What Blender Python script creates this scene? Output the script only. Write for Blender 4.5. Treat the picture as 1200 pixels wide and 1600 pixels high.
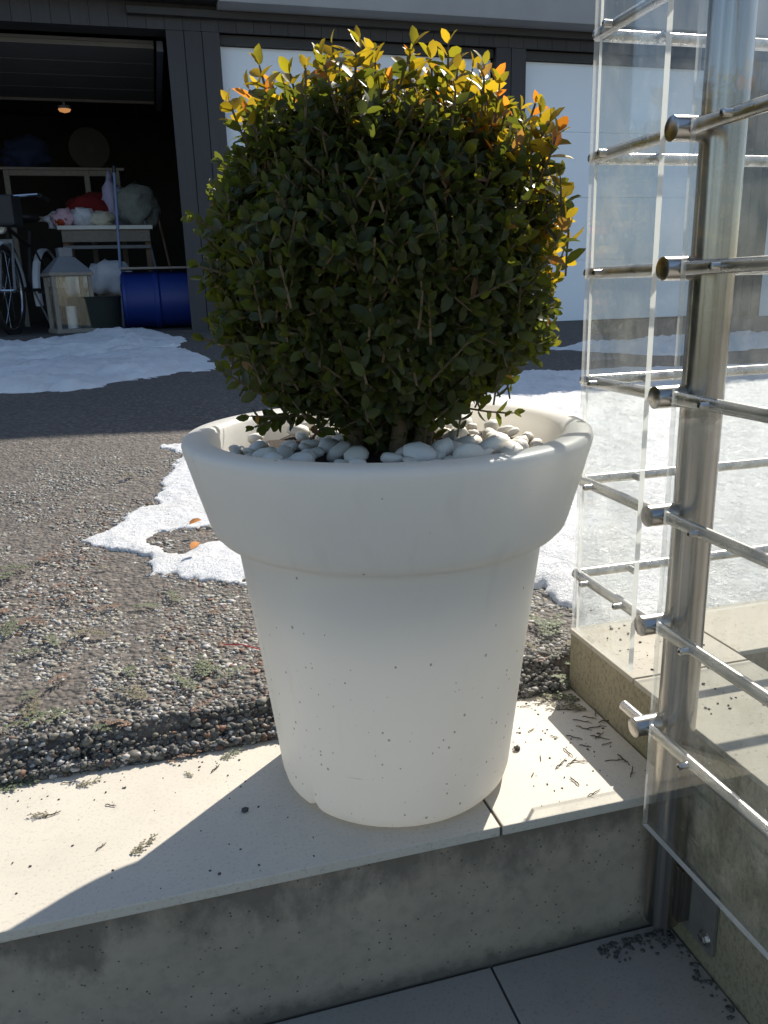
import bpy, bmesh, math, random
import numpy as np
from mathutils import Vector, Matrix, noise

random.seed(7); rng = np.random.default_rng(7)
S = bpy.context.scene
for o in list(bpy.data.objects): bpy.data.objects.remove(o)
C = S.collection

# ------------------------------------------------------------------ camera
H = 0.58                                   # eye height above the step
F, CX, CY = 1245.0, 600.0, 800.0           # focal length and centre, photo pixels
RM = np.array([[0.96322421, -0.09681896, 0.25064958],
               [-0.2673135, -0.25067858, 0.93043202],
               [-0.02725098, -0.96321666, -0.26734069]])   # camera axes -> world
cam_d = bpy.data.cameras.new('camera'); cam = bpy.data.objects.new('camera', cam_d); C.objects.link(cam)
cam_d.sensor_fit = 'VERTICAL'; cam_d.sensor_height = 24.0; cam_d.lens = 24.0 * F / 1600.0
cam_d.clip_start = 0.02; cam_d.clip_end = 2000
r_, d_, f_ = RM[:, 0], RM[:, 1], RM[:, 2]
cam.matrix_world = Matrix(((r_[0], -d_[0], -f_[0], 0), (r_[1], -d_[1], -f_[1], 0),
                           (r_[2], -d_[2], -f_[2], H), (0, 0, 0, 1)))
S.camera = cam

# ------------------------------------------------------------------ sky and sun
SUN_EL = math.radians(40); SAX, SAY = 0.68, 0.733
w = bpy.data.worlds.new('World'); S.world = w; w.use_nodes = True
nt = w.node_tree; nt.nodes.clear()
sky = nt.nodes.new('ShaderNodeTexSky'); sky.sky_type = 'NISHITA'; sky.sun_disc = False
sky.sun_elevation = SUN_EL; sky.sun_rotation = math.atan2(SAX, SAY)
sky.air_density = 1.0; sky.dust_density = 0.8; sky.ozone_density = 1.0
bg = nt.nodes.new('ShaderNodeBackground'); bg.inputs['Strength'].default_value = 0.115
wo = nt.nodes.new('ShaderNodeOutputWorld')
nt.links.new(sky.outputs[0], bg.inputs[0]); nt.links.new(bg.outputs[0], wo.inputs[0])
sd = bpy.data.lights.new('sun', 'SUN'); sun = bpy.data.objects.new('sun', sd); C.objects.link(sun)
sd.energy = 5.0; sd.angle = math.radians(0.53); sd.color = (1.0, 0.94, 0.84)
sdir = Vector((SAX * math.cos(SUN_EL), SAY * math.cos(SUN_EL), math.sin(SUN_EL)))
sun.rotation_euler = sdir.to_track_quat('Z', 'Y').to_euler()
S.view_settings.view_transform = 'Standard'; S.view_settings.look = 'None'
S.view_settings.exposure = 0.55; S.view_settings.gamma = 1.0
S.render.engine = 'CYCLES'
S.cycles.transparent_max_bounces = 32; S.cycles.max_bounces = 10

# ------------------------------------------------------------------ pixel helpers
def ray(u, v): return RM @ np.array([(u - CX) / F, (v - CY) / F, 1.0])
EYE = np.array([0, 0, H])
def onz(u, v, z): r = ray(u, v); return EYE + r * (z - H) / r[2]
def ony(u, v, y): r = ray(u, v); return EYE + r * y / r[1]
def ground_z(x, y):
    t = min(max((y - 0.985) / 5.5, 0.0), 1.0)
    e = min(max((y - 0.968) / 0.04, 0.0), 1.0); e = e * e * (3 - 2 * e)
    cross = -0.0115 * (min(max(x, -6), 8) - 0.2) * t
    return 0.038 * e + 0.275 * t + cross
def on_ground(u, v):
    r = ray(u, v); z = 0.1
    for _ in range(30):
        p = EYE + r * (z - H) / r[2]; z = 0.5 * z + 0.5 * ground_z(p[0], p[1])
    return p

# ------------------------------------------------------------------ material helpers
class NT:
    def __init__(s, name):
        s.m = bpy.data.materials.new(name); s.m.use_nodes = True
        s.t = s.m.node_tree; s.t.nodes.clear()
        s.out = s.t.nodes.new('ShaderNodeOutputMaterial')
    def n(s, typ, **k):
        nd = s.t.nodes.new('ShaderNode' + typ)
        for a, b in k.items():
            if a[0] == '_': setattr(nd, a[1:], b)
            else:
                a2 = a.replace('__', ' ')
                if isinstance(b, bpy.types.NodeSocket): s.t.links.new(b, nd.inputs[a2])
                else: nd.inputs[a2].default_value = b
        return nd
    def link(s, a, b): s.t.links.new(a, b)
    def pos(s): return s.n('NewGeometry').outputs['Position']
    def obj(s): return s.n('TexCoord').outputs['Object']
    def noise(s, vec, scale, detail=4, rough=0.55, dist=0.0):
        return s.n('TexNoise', Vector=vec, Scale=scale, Detail=detail, Roughness=rough, Distortion=dist).outputs[0]
    def ramp(s, fac, stops):
        nd = s.n('ValToRGB', Fac=fac); r = nd.color_ramp
        while len(r.elements) > 1: r.elements.remove(r.elements[-1])
        for i, (p, c) in enumerate(stops):
            e = r.elements[0] if i == 0 else r.elements.new(p)
            e.position = p; e.color = (c if len(c) == 4 else (*c, 1)) if not isinstance(c, (int, float)) else (c, c, c, 1)
        return nd.outputs[0]
    def mix(s, fac, a, b, mode='MIX'):
        nd = s.t.nodes.new('ShaderNodeMix'); nd.data_type = 'RGBA'; nd.blend_type = mode
        for sock, val in ((nd.inputs[0], fac), (nd.inputs[6], a), (nd.inputs[7], b)):
            if isinstance(val, bpy.types.NodeSocket): s.link(val, sock)
            else: sock.default_value = val if isinstance(val, (int, float)) else (*val[:3], 1)
        return nd.outputs[2]
    def math(s, op, a, b=0.0, clamp=False):
        nd = s.t.nodes.new('ShaderNodeMath'); nd.operation = op; nd.use_clamp = clamp
        for sock, val in ((nd.inputs[0], a), (nd.inputs[1], b)):
            if isinstance(val, bpy.types.NodeSocket): s.link(val, sock)
            else: sock.default_value = val
        return nd.outputs[0]
    def bump(s, h, strength, dist=0.002, normal=None):
        nd = s.n('Bump', Height=h, Strength=strength, Distance=dist)
        if normal is not None: s.link(normal, nd.inputs['Normal'])
        return nd.outputs[0]
    def sep(s, v): return s.n('SeparateXYZ', Vector=v).outputs
    def scalev(s, v, sc):
        return s.n('Mapping', Vector=v, Scale=sc).outputs[0]
    def principled(s, color, rough=0.6, normal=None, **k):
        p = s.n('BsdfPrincipled')
        for nm, val in (('Base Color', color), ('Roughness', rough)):
            if isinstance(val, bpy.types.NodeSocket): s.link(val, p.inputs[nm])
            else: p.inputs[nm].default_value = val if isinstance(val, (int, float)) else (*val[:3], 1)
        if normal is not None: s.link(normal, p.inputs['Normal'])
        for a, b in k.items():
            a = a.replace('__', ' ')
            if isinstance(b, bpy.types.NodeSocket): s.link(b, p.inputs[a])
            else: p.inputs[a].default_value = b
        return p.outputs[0]
    def done(s, sh): s.link(sh, s.out.inputs[0]); return s.m

def simple(name, col, rough=0.6, vary=0.25, scale=20, bump=0.2, bd=0.001, **k):
    t = NT(name); v = t.obj(); nz = t.noise(v, scale)
    c = t.mix(nz, [x * (1 - vary) for x in col], [min(1, x * (1 + vary)) for x in col])
    nm = t.bump(t.noise(v, scale * 4), bump, bd) if bump else None
    return t.done(t.principled(c, rough, nm, **k))

# ---- surfaces
def mat_tile(name, base, pos_scale=1.0):
    t = NT(name); p = t.pos()
    a = t.noise(p, 9, 5, 0.6); b = t.noise(p, 260, 3, 0.7); c = t.noise(p, 45, 4)
    col = t.mix(a, [x * 0.86 for x in base], [x * 1.10 for x in base])
    col = t.mix(t.ramp(b, [(0.34, 1), (0.44, 0)]), col, [x * 0.75 for x in base])
    col = t.mix(t.ramp(c, [(0.55, 0), (0.8, 0.35)]), col, [x * 0.7 for x in base])
    rnd = t.n('ObjectInfo').outputs['Random']
    col = t.mix(t.math('MULTIPLY', rnd, 0.12), col, [x * 0.7 for x in base])
    return t.done(t.principled(col, 0.62, t.bump(b, 0.25, 0.0006)))
M_TILE = mat_tile('beige_step_tile', (0.575, 0.525, 0.435))
M_FLOOR = mat_tile('grey_landing_tile', (0.34, 0.31, 0.265))
M_CAP = None
def mat_cap():
    t = NT('wall_cap_stone'); p = t.pos()
    a = t.noise(p, 12, 5, 0.6)
    sp = t.n('TexVoronoi', Vector=p, Scale=130.0).outputs[0]
    spm = t.math('MULTIPLY', t.ramp(sp, [(0.12, 1), (0.28, 0)]), t.ramp(t.noise(p, 20, 4, 0.7), [(0.40, 0), (0.6, 0.8)]))
    col = t.mix(a, (0.33, 0.30, 0.235), (0.47, 0.43, 0.35))
    col = t.mix(spm, col, (0.13, 0.10, 0.07))
    col = t.mix(t.ramp(t.noise(p, 30, 5, 0.7), [(0.52, 0), (0.72, 0.5)]), col, (0.30, 0.25, 0.16))
    return t.done(t.principled(col, 0.8, t.bump(t.noise(p, 220, 3), 0.35, 0.001)))
M_CAP = mat_cap()
def mat_riser():
    t = NT('cast_concrete_riser'); p = t.pos(); x, y, z = t.sep(p)
    a = t.noise(p, 7, 6, 0.62); b = t.noise(p, 60, 4, 0.6)
    col = t.mix(a, (0.26, 0.215, 0.155), (0.45, 0.385, 0.29))
    col = t.mix(t.ramp(b, [(0.45, 0), (0.75, 0.5)]), col, (0.20, 0.185, 0.15))
    # irregular wet/dirt run-off stain hanging from the tile edge
    e = t.math('ADD', z, t.math('MULTIPLY', t.math('SUBTRACT', t.noise(t.scalev(p, (1, 1, 0.6)), 11, 6, 0.72), 0.5), 0.30))
    st = t.ramp(t.math('ADD', t.math('MULTIPLY', e, 9.0), 1.0), [(0.40, 0), (0.85, 0.68)])
    col = t.mix(st, col, (0.095, 0.080, 0.062))
    # pores
    v = t.n('TexVoronoi', Vector=p, Scale=110.0).outputs[0]
    pm = t.math('MULTIPLY', t.ramp(v, [(0.08, 1), (0.16, 0)]), t.ramp(t.noise(p, 33, 2), [(0.40, 0), (0.5, 1)]))
    col = t.mix(pm, col, (0.06, 0.055, 0.05))
    # darker along the foot, with an uneven upper edge
    ft = t.ramp(t.math('MULTIPLY', t.math('ADD', t.math('ADD', z, 0.195), t.math('MULTIPLY', t.math('SUBTRACT', b, 0.5), 0.05)), 20), [(0.1, 0.75), (0.55, 0)])
    col = t.mix(ft, col, (0.07, 0.066, 0.055))
    h = t.math('SUBTRACT', t.noise(p, 120, 4), t.math('MULTIPLY', pm, 1.5))
    return t.done(t.principled(col, 0.8, t.bump(h, 0.4, 0.0012)))
M_RISER = mat_riser()
def mat_wall():
    t = NT('weathered_low_wall'); p = t.pos(); x, y, z = t.sep(p)
    a = t.noise(p, 10, 6, 0.65); b = t.noise(t.scalev(p, (1, 1, .7)), 230, 4, 0.7)
    col = t.mix(a, (0.21, 0.175, 0.105), (0.38, 0.33, 0.22))
    col = t.mix(t.ramp(b, [(0.38, 0.55), (0.52, 0)]), col, (0.11, 0.09, 0.055))
    gr = t.ramp(t.noise(p, 6, 4), [(0.5, 0), (0.7, 0.5)])
    col = t.mix(gr, col, (0.13, 0.135, 0.06))
    return t.done(t.principled(col, 0.85, t.bump(b, 0.5, 0.0015)))
M_WALL = mat_wall()
def mat_asphalt():
    t = NT('worn_asphalt'); p = t.pos()
    v = t.n('TexVoronoi', Vector=p, Scale=120.0); v2 = t.n('TexVoronoi', Vector=p, Scale=55.0)
    base = t.mix(t.noise(p, 2.2, 5, 0.6), (0.078, 0.066, 0.055), (0.145, 0.122, 0.102))
    rc = t.sep(v.outputs['Color'])[0]
    col = t.mix(t.ramp(rc, [(0.0, 0.0), (0.75, 0.1), (1.0, 0.75)]), base, (0.27, 0.235, 0.20))
    col = t.mix(t.ramp(v2.outputs['Distance'], [(0.25, 0), (0.7, 0.55)]), col, (0.045, 0.04, 0.036))
    col = t.mix(t.ramp(t.noise(p, 26, 4, 0.7), [(0.60, 0), (0.75, 0.5)]), col, (0.16, 0.10, 0.06))
    h = t.math('ADD', t.math('MULTIPLY', v.outputs['Distance'], -0.7), t.math('MULTIPLY', v2.outputs['Distance'], -0.8))
    return t.done(t.principled(col, 0.85, t.bump(h, 0.9, 0.006)))
M_ASPH = mat_asphalt()
def mat_attr(name, rough=0.75, bump=0.3, scale=300, dist=0.001, spec=0.4):
    t = NT(name); c = t.n('Attribute', _attribute_name='col').outputs['Color']; v = t.obj()
    nz = t.noise(v, scale, 3)
    col = t.mix(nz, t.mix(0.3, c, (0, 0, 0)), t.mix(0.2, c, (0.5, 0.48, 0.45)))
    return t.done(t.principled(col, rough, t.bump(nz, bump, dist), Specular__IOR__Level=spec))
M_GRAVEL = mat_attr('loose_gravel')
def mat_snow():
    t = NT('old_granular_snow'); p = t.pos()
    a = t.noise(p, 420, 3, 0.7); b = t.noise(p, 60, 6, 0.75)
    dirt = t.ramp(t.noise(p, 6, 6, 0.7), [(0.48, 0), (0.75, 0.42)])
    col = t.mix(dirt, (0.93, 0.93, 0.93), (0.58, 0.55, 0.50))
    gr = t.math('MULTIPLY', t.ramp(t.n('TexVoronoi', Vector=p, Scale=42.0).outputs[0], [(0.07, 1), (0.12, 0)]), t.ramp(t.noise(p, 9, 2), [(0.55, 0), (0.62, 1)]))
    col = t.mix(gr, col, (0.12, 0.10, 0.08))
    h = t.math('ADD', t.math('MULTIPLY', a, 0.45), t.math('MULTIPLY', b, 1.5))
    return t.done(t.principled(col, 0.40, t.bump(h, 1.0, 0.009), Specular__IOR__Level=0.5))
M_SNOW = mat_snow()
def mat_pot():
    t = NT('white_moulded_plastic'); p = t.obj(); x, y, z = t.sep(p)
    sp = t.n('TexVoronoi', Vector=t.scalev(p, (1, 1, 0.8)), Scale=170.0)
    rc = t.sep(sp.outputs['Color'])
    # mud splashes: fewer towards the lip
    keep = t.math('LESS_THAN', rc[1], t.ramp(t.math('MULTIPLY', z, 3.2), [(0.0, 0.55), (0.45, 0.34), (0.9, 0.06), (1.0, 0.02)]))
    sz = t.math('ADD', t.math('MULTIPLY', t.math('POWER', rc[0], 3.0), 0.22), 0.06)
    dot = t.math('MULTIPLY', t.math('LESS_THAN', sp.outputs['Distance'], sz), keep)
    gr = t.ramp(t.noise(p, 5, 6, 0.65), [(0.45, 0), (0.8, 0.22)])
    col = t.mix(gr, (0.93, 0.915, 0.88), (0.78, 0.74, 0.66))
    col = t.mix(t.math('MULTIPLY', dot, 0.62), col, (0.16, 0.13, 0.09))
    st = t.math('ADD', t.ramp(t.noise(t.scalev(p, (30, 30, 2.2)), 1.0, 3), [(0.58, 0), (0.85, 0.22)]), t.math('MULTIPLY', t.ramp(t.noise(t.scalev(p, (9, 9, 130)), 1.0, 2), [(0.70, 0), (0.73, 0.35)]), t.ramp(t.noise(p, 13, 2), [(0.6, 0), (0.68, 1)])))
    col = t.mix(st, col, (0.55, 0.5, 0.42))
    d = t.principled(col, 0.42, t.bump(t.noise(p, 60, 3), 0.06, 0.001), Specular__IOR__Level=0.35)
    tl = t.n('BsdfTranslucent', Color=t.mix(1.0, col, (1.0, 0.98, 0.94), 'MULTIPLY')).outputs[0]
    mx = t.n('MixShader', Fac=0.50); t.link(d, mx.inputs[1]); t.link(tl, mx.inputs[2])
    return t.done(mx.outputs[0])
M_POT = mat_pot()
def mat_leaf():
    t = NT('boxwood_leaf'); c = t.n('Attribute', _attribute_name='col').outputs['Color']
    p = t.pos(); nz = t.noise(p, 140, 3)
    col = t.mix(nz, t.mix(0.25, c, (0, 0, 0)), c)
    a = t.principled(col, 0.42, None, Specular__IOR__Level=0.35)
    tc = t.mix(1.0, c, (3.3, 2.9, 1.1), 'MULTIPLY')
    tr = t.n('BsdfTranslucent', Color=tc).outputs[0]
    mx = t.n('MixShader', Fac=0.44); t.link(a, mx.inputs[1]); t.link(tr, mx.inputs[2])
    return t.done(mx.outputs[0])
M_LEAF = mat_leaf()
M_BARK = simple('boxwood_bark', (0.12, 0.085, 0.045), 0.9, 0.45, 60, 0.6, 0.002)
M_SOIL = simple('potting_soil', (0.045, 0.032, 0.022), 0.95, 0.5, 70, 0.8, 0.006)
def mat_pebble():
    t = NT('white_marble_pebble'); v = t.obj(); rnd = t.n('ObjectInfo').outputs['Random']
    col = t.mix(rnd, (0.86, 0.79, 0.66), (0.90, 0.86, 0.78))
    off = t.n('VectorMath', _operation='ADD'); t.link(v, off.inputs[0]); cb = t.n('CombineXYZ', X=t.math('MULTIPLY', rnd, 31.0)); t.link(cb.outputs[0], off.inputs[1])
    nz = t.noise(off.outputs[0], 55, 5, 0.65)
    col = t.mix(t.ramp(nz, [(0.5, 0), (0.75, 0.55)]), col, (0.42, 0.36, 0.26))
    return t.done(t.principled(col, 0.55, t.bump(nz, 0.25, 0.002)))
M_PEB = mat_pebble()
def mat_steel(name, base=(0.42, 0.39, 0.355), rough=0.22, streak=(150, 150, 0.8), grime=(40, 40, 3)):
    t = NT(name); p = t.obj()
    s1 = t.noise(t.scalev(p, streak), 1.0, 3, 0.6); s2 = t.noise(t.scalev(p, grime), 1.0, 5, 0.7)
    col = t.mix(t.ramp(s1, [(0.3, 0), (0.7, 1)]), [x * 0.55 for x in base], [min(1, x * 1.2) for x in base])
    gr = t.ramp(s2, [(0.55, 0), (0.78, 0.6)])
    col = t.mix(gr, col, (0.22, 0.19, 0.15))
    rg = t.math('ADD', t.math('MULTIPLY', s2, 0.16), rough - 0.08)
    return t.done(t.principled(col, rg, t.bump(s1, 0.04, 0.0003), Metallic=1.0))
M_STEEL = mat_steel('brushed_steel_post')
M_RAIL = mat_steel('steel_rail', (0.54, 0.52, 0.49), 0.28, (90, 2, 90), (35, 12, 35))
M_ARM = mat_steel('steel_clamp', (0.56, 0.54, 0.51), 0.30, (2, 90, 90), (20, 30, 30))
def mat_glass():
    t = NT('clear_acrylic'); p = t.pos()
    fc = t.n('LayerWeight', Blend=0.5).outputs['Facing']
    fr = t.math('ADD', t.math('MULTIPLY', t.math('POWER', fc, 5.0), 0.96), 0.04)
    tr = t.n('BsdfTransparent', Color=(0.955, 0.965, 0.96, 1)).outputs[0]
    gl = t.n('BsdfGlossy', Color=(1, 1, 1, 1), Roughness=0.015).outputs[0]
    m1 = t.n('MixShader', Fac=fr); t.link(tr, m1.inputs[1]); t.link(gl, m1.inputs[2])
    # dried drips, dust and fine horizontal wipe scratches
    dust = t.ramp(t.noise(t.scalev(p, (1, 1, .35)), 26, 6, 0.72), [(0.40, 0.0), (0.80, 0.32)])
    sp = t.n('TexVoronoi', Vector=p, Scale=170.0); spc = t.sep(sp.outputs['Color'])[0]
    spots = t.math('MULTIPLY', t.math('LESS_THAN', sp.outputs['Distance'], 0.16), t.math('GREATER_THAN', spc, 0.78))
    sc = t.ramp(t.noise(t.scalev(p, (14, 14, 520)), 1.0, 3, 0.6), [(0.66, 0), (0.70, 0.35)])
    scm = t.math('MULTIPLY', sc, t.ramp(t.noise(p, 9, 3), [(0.5, 0), (0.62, 1)]))
    fac = t.math('ADD', t.math('ADD', dust, t.math('MULTIPLY', spots, 0.30)), scm, True)
    df = t.n('BsdfDiffuse', Color=(0.75, 0.74, 0.70, 1)).outputs[0]
    tl = t.n('BsdfTranslucent', Color=(0.75, 0.74, 0.70, 1)).outputs[0]
    dm = t.n('MixShader', Fac=0.5); t.link(df, dm.inputs[1]); t.link(tl, dm.inputs[2])
    m2 = t.n('MixShader', Fac=t.math('MULTIPLY', fac, 0.45)); t.link(m1.outputs[0], m2.inputs[1]); t.link(dm.outputs[0], m2.inputs[2])
    return t.done(m2.outputs[0])
M_GLASS = mat_glass()
def mat_glass_edge(name, clear):
    t = NT(name); p = t.pos(); nz = t.noise(p, 160, 3)
    col = t.mix(nz, (0.72, 0.72, 0.68), (0.88, 0.88, 0.85))
    df = t.principled(col, 0.35)
    tl = t.n('BsdfTranslucent', Color=(0.9, 0.9, 0.86, 1)).outputs[0]
    mx = t.n('MixShader', Fac=0.5); t.link(df, mx.inputs[1]); t.link(tl, mx.inputs[2])
    m3 = t.n('MixShader', Fac=clear); t.link(mx.outputs[0], m3.inputs[1]); t.link(t.n('BsdfTransparent').outputs[0], m3.inputs[2])
    return t.done(m3.outputs[0])
M_GEDGE = mat_glass_edge('frosted_acrylic_edge', 0.12); M_GEDGE2 = mat_glass_edge('polished_acrylic_edge', 0.64)
def mat_board():
    t = NT('anthracite_cladding'); v = t.pos(); rnd = t.n('ObjectInfo').outputs['Random']
    g = t.noise(t.scalev(v, (40, 40, 2)), 1.0, 5, 0.6)
    col = t.mix(g, (0.040, 0.038, 0.040), (0.070, 0.066, 0.068))
    col = t.mix(t.math('MULTIPLY', rnd, 0.5), col, (0.035, 0.033, 0.036))
    return t.done(t.principled(col, 0.7, t.bump(g, 0.3, 0.002)))
M_BOARD = mat_board()
M_FASCIA = simple('concrete_fascia', (0.34, 0.34, 0.34), 0.85, 0.2, 3, 0.3, 0.002)
M_TRIM = simple('dark_trim', (0.040, 0.037, 0.036), 0.6, 0.2, 6, 0.1)
M_GDOOR = simple('white_door_paint', (0.85, 0.90, 0.96), 0.28, 0.02, 4, 0.05)
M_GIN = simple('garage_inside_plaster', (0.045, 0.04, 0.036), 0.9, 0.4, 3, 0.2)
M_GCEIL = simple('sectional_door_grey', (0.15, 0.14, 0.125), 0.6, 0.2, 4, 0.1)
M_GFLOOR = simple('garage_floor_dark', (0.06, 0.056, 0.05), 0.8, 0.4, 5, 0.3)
M_BLUE = simple('blue_plastic_drum', (0.006, 0.024, 0.17), 0.5, 0.15, 6, 0.1)
M_WOODW = simple('weathered_grey_wood', (0.24, 0.215, 0.185), 0.8, 0.3, 30, 0.3)
M_WOODB = simple('brown_wood', (0.16, 0.10, 0.06), 0.7, 0.35, 25, 0.3)
M_ZINC = simple('grey_zinc', (0.16, 0.17, 0.19), 0.5, 0.2, 12, 0.1)
M_WHITE = simple('white_laminate', (0.75, 0.74, 0.70), 0.5, 0.06, 8, 0.05)
M_BLACK = simple('black_rubber', (0.018, 0.018, 0.019), 0.6, 0.3, 30, 0.2)
M_CHROME = simple('polished_metal', (0.6, 0.62, 0.66), 0.25, 0.1, 10, 0.0, Metallic=1.0)
M_MUD = simple('pale_mudguard', (0.62, 0.66, 0.72), 0.35, 0.05, 10, 0.0)
M_POLEB = simple('pale_blue_handle', (0.22, 0.30, 0.48), 0.45, 0.1, 10, 0.0)
M_RED = simple('red_cloth', (0.16, 0.008, 0.010), 0.9, 0.3, 25, 0.5, 0.01)
M_PINK = simple('pink_plastic_bag', (0.62, 0.42, 0.50), 0.6, 0.15, 20, 0.5, 0.01)
M_BAGW = simple('white_plastic_bag', (0.62, 0.64, 0.70), 0.5, 0.15, 20, 0.6, 0.01)
M_LILAC = simple('lilac_cloth', (0.45, 0.42, 0.62), 0.9, 0.25, 30, 0.6, 0.01)
M_CREAM = simple('cream_cloth', (0.58, 0.54, 0.44), 0.9, 0.2, 25, 0.5, 0.01)
M_GREYB = simple('grey_green_sack', (0.22, 0.24, 0.22), 0.8, 0.3, 18, 0.6, 0.012)
M_ORANGE = simple('orange_plastic', (0.35, 0.05, 0.012), 0.5, 0.1, 10, 0.0)
M_TUB = simple('dark_green_tub', (0.02, 0.028, 0.025), 0.6, 0.2, 10, 0.1)
M_NAVY = simple('navy_cloth', (0.015, 0.025, 0.07), 0.9, 0.3, 25, 0.5, 0.01)
M_STRAW = simple('woven_straw', (0.045, 0.04, 0.032), 0.9, 0.3, 60, 0.5, 0.003)
M_REDTH = simple('red_string', (0.55, 0.02, 0.02), 0.6, 0.1, 50, 0.0)
M_SPRIG = mat_attr('fallen_conifer_sprig', 0.7, 0.2, 500, 0.0005)
M_TWIG = simple('dry_dark_twig', (0.055, 0.042, 0.025), 0.9, 0.4, 120, 0.4)
M_DRYLEAF = simple('dry_orange_leaf', (0.52, 0.20, 0.04), 0.8, 0.3, 80, 0.3)
M_STONE = simple('dark_chipping', (0.07, 0.066, 0.065), 0.85, 0.4, 150, 0.5)
M_PLATE = simple('dull_bracket_steel', (0.14, 0.13, 0.11), 0.6, 0.3, 60, 0.2)
M_MORTAR = simple('dark_joint', (0.09, 0.08, 0.065), 0.95, 0.4, 60, 0.4)
def mat_lamp():
    t = NT('lit_ceiling_lamp'); e = t.n('Emission', Color=(1.0, 0.45, 0.16, 1), Strength=0.35).outputs[0]
    return t.done(e)
M_LAMP = mat_lamp()

# ------------------------------------------------------------------ mesh helpers
class MB:
    def __init__(s): s.v = []; s.f = []; s.mi = []
    def add(s, vs, fs, mi=0):
        o = len(s.v); s.v += [tuple(p) for p in vs]; s.f += [tuple(i + o for i in f) for f in fs]; s.mi += [mi] * len(fs); return s
    def box(s, x0, x1, y0, y1, z0, z1, bev=0.0, mi=0):
        if bev <= 0:
            vs = [(x, y, z) for z in (z0, z1) for y in (y0, y1) for x in (x0, x1)]
            s.add(vs, [(0, 2, 3, 1), (4, 5, 7, 6), (0, 1, 5, 4), (2, 6, 7, 3), (0, 4, 6, 2), (1, 3, 7, 5)], mi); return s
        bm = bmesh.new(); bmesh.ops.create_cube(bm, size=1)
        bmesh.ops.scale(bm, vec=(x1 - x0, y1 - y0, z1 - z0), verts=bm.verts)
        bmesh.ops.translate(bm, vec=((x0 + x1) / 2, (y0 + y1) / 2, (z0 + z1) / 2), verts=bm.verts)
        bmesh.ops.bevel(bm, geom=bm.edges[:], offset=bev, segments=2, affect='EDGES', profile=0.6)
        bm.verts.index_update(); s.add([v.co[:] for v in bm.verts], [[v.index for v in f.verts] for f in bm.faces], mi); bm.free(); return s
    def tube(s, pts, rad, n=8, caps=True, mi=0):
        pts = [Vector(p) for p in pts]; m = len(pts)
        if isinstance(rad, (int, float)): rad = [rad] * m
        vs = []; up = None
        for i, p in enumerate(pts):
            d = (pts[min(i + 1, m - 1)] - pts[max(i - 1, 0)]).normalized()
            if up is None:
                a = Vector((0, 0, 1)) if abs(d.z) < 0.9 else Vector((1, 0, 0)); up = d.cross(a).normalized()
            else: up = (up - d * up.dot(d)).normalized()
            q = d.cross(up)
            for k in range(n):
                t = 2 * math.pi * k / n; vs.append(p + (up * math.cos(t) + q * math.sin(t)) * rad[i])
        fs = [(i * n + k, i * n + (k + 1) % n, (i + 1) * n + (k + 1) % n, (i + 1) * n + k) for i in range(m - 1) for k in range(n)]
        if caps: fs += [tuple(range(n))[::-1], tuple((m - 1) * n + k for k in range(n))]
        return s.add(vs, fs, mi)
    def lathe(s, prof, n=48, c=(0, 0, 0), axis='Z', mi=0):
        vs = []; m = len(prof)
        for (r, h) in prof:
            for k in range(n):
                t = 2 * math.pi * k / n; a, b = r * math.cos(t), r * math.sin(t)
                q = (a, b, h) if axis == 'Z' else ((h, a, b) if axis == 'X' else (b, h, a))
                vs.append((q[0] + c[0], q[1] + c[1], q[2] + c[2]))
        fs = [(i * n + k, i * n + (k + 1) % n, (i + 1) * n + (k + 1) % n, (i + 1) * n + k) for i in range(m - 1) for k in range(n)]
        fs += [tuple(range(n))[::-1], tuple((m - 1) * n + k for k in range(n))]
        return s.add(vs, fs, mi)
    def blob(s, c, sc, seed=0, amp=0.25, freq=1.6, sub=2, mi=0, rot=0.0, flat=None):
        bm = bmesh.new(); bmesh.ops.create_icosphere(bm, subdivisions=sub, radius=1)
        vs = []
        for v in bm.verts:
            n_ = noise.noise(v.co * freq + Vector((seed * 3.7, seed * 1.3, 0))); q = v.co * (1 + amp * n_ * 1.6)
            q = Vector((q.x * sc[0], q.y * sc[1], q.z * sc[2]))
            if flat is not None: q.z = max(q.z, flat)
            x, y = q.x * math.cos(rot) - q.y * math.sin(rot), q.x * math.sin(rot) + q.y * math.cos(rot)
            vs.append((x + c[0], y + c[1], q.z + c[2]))
        bm.verts.index_update(); s.add(vs, [[v.index for v in f.verts] for f in bm.faces], mi); bm.free(); return s
    def mesh(s, name, mats, smooth=False, ang=None):
        me = bpy.data.meshes.new(name); me.from_pydata(s.v, [], s.f); me.update()
        for m in (mats if isinstance(mats, (list, tuple)) else [mats]): me.materials.append(m)
        if any(s.mi): me.polygons.foreach_set('material_index', s.mi)
        if smooth:
            me.polygons.foreach_set('use_smooth', [True] * len(me.polygons))
            me.set_sharp_from_angle(angle=math.radians(ang or 40))
        return me
    def build(s, name, mats, parent=None, loc=None, smooth=False, ang=None):
        return link(name, s.mesh(name, mats, smooth, ang), parent, loc)

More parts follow.
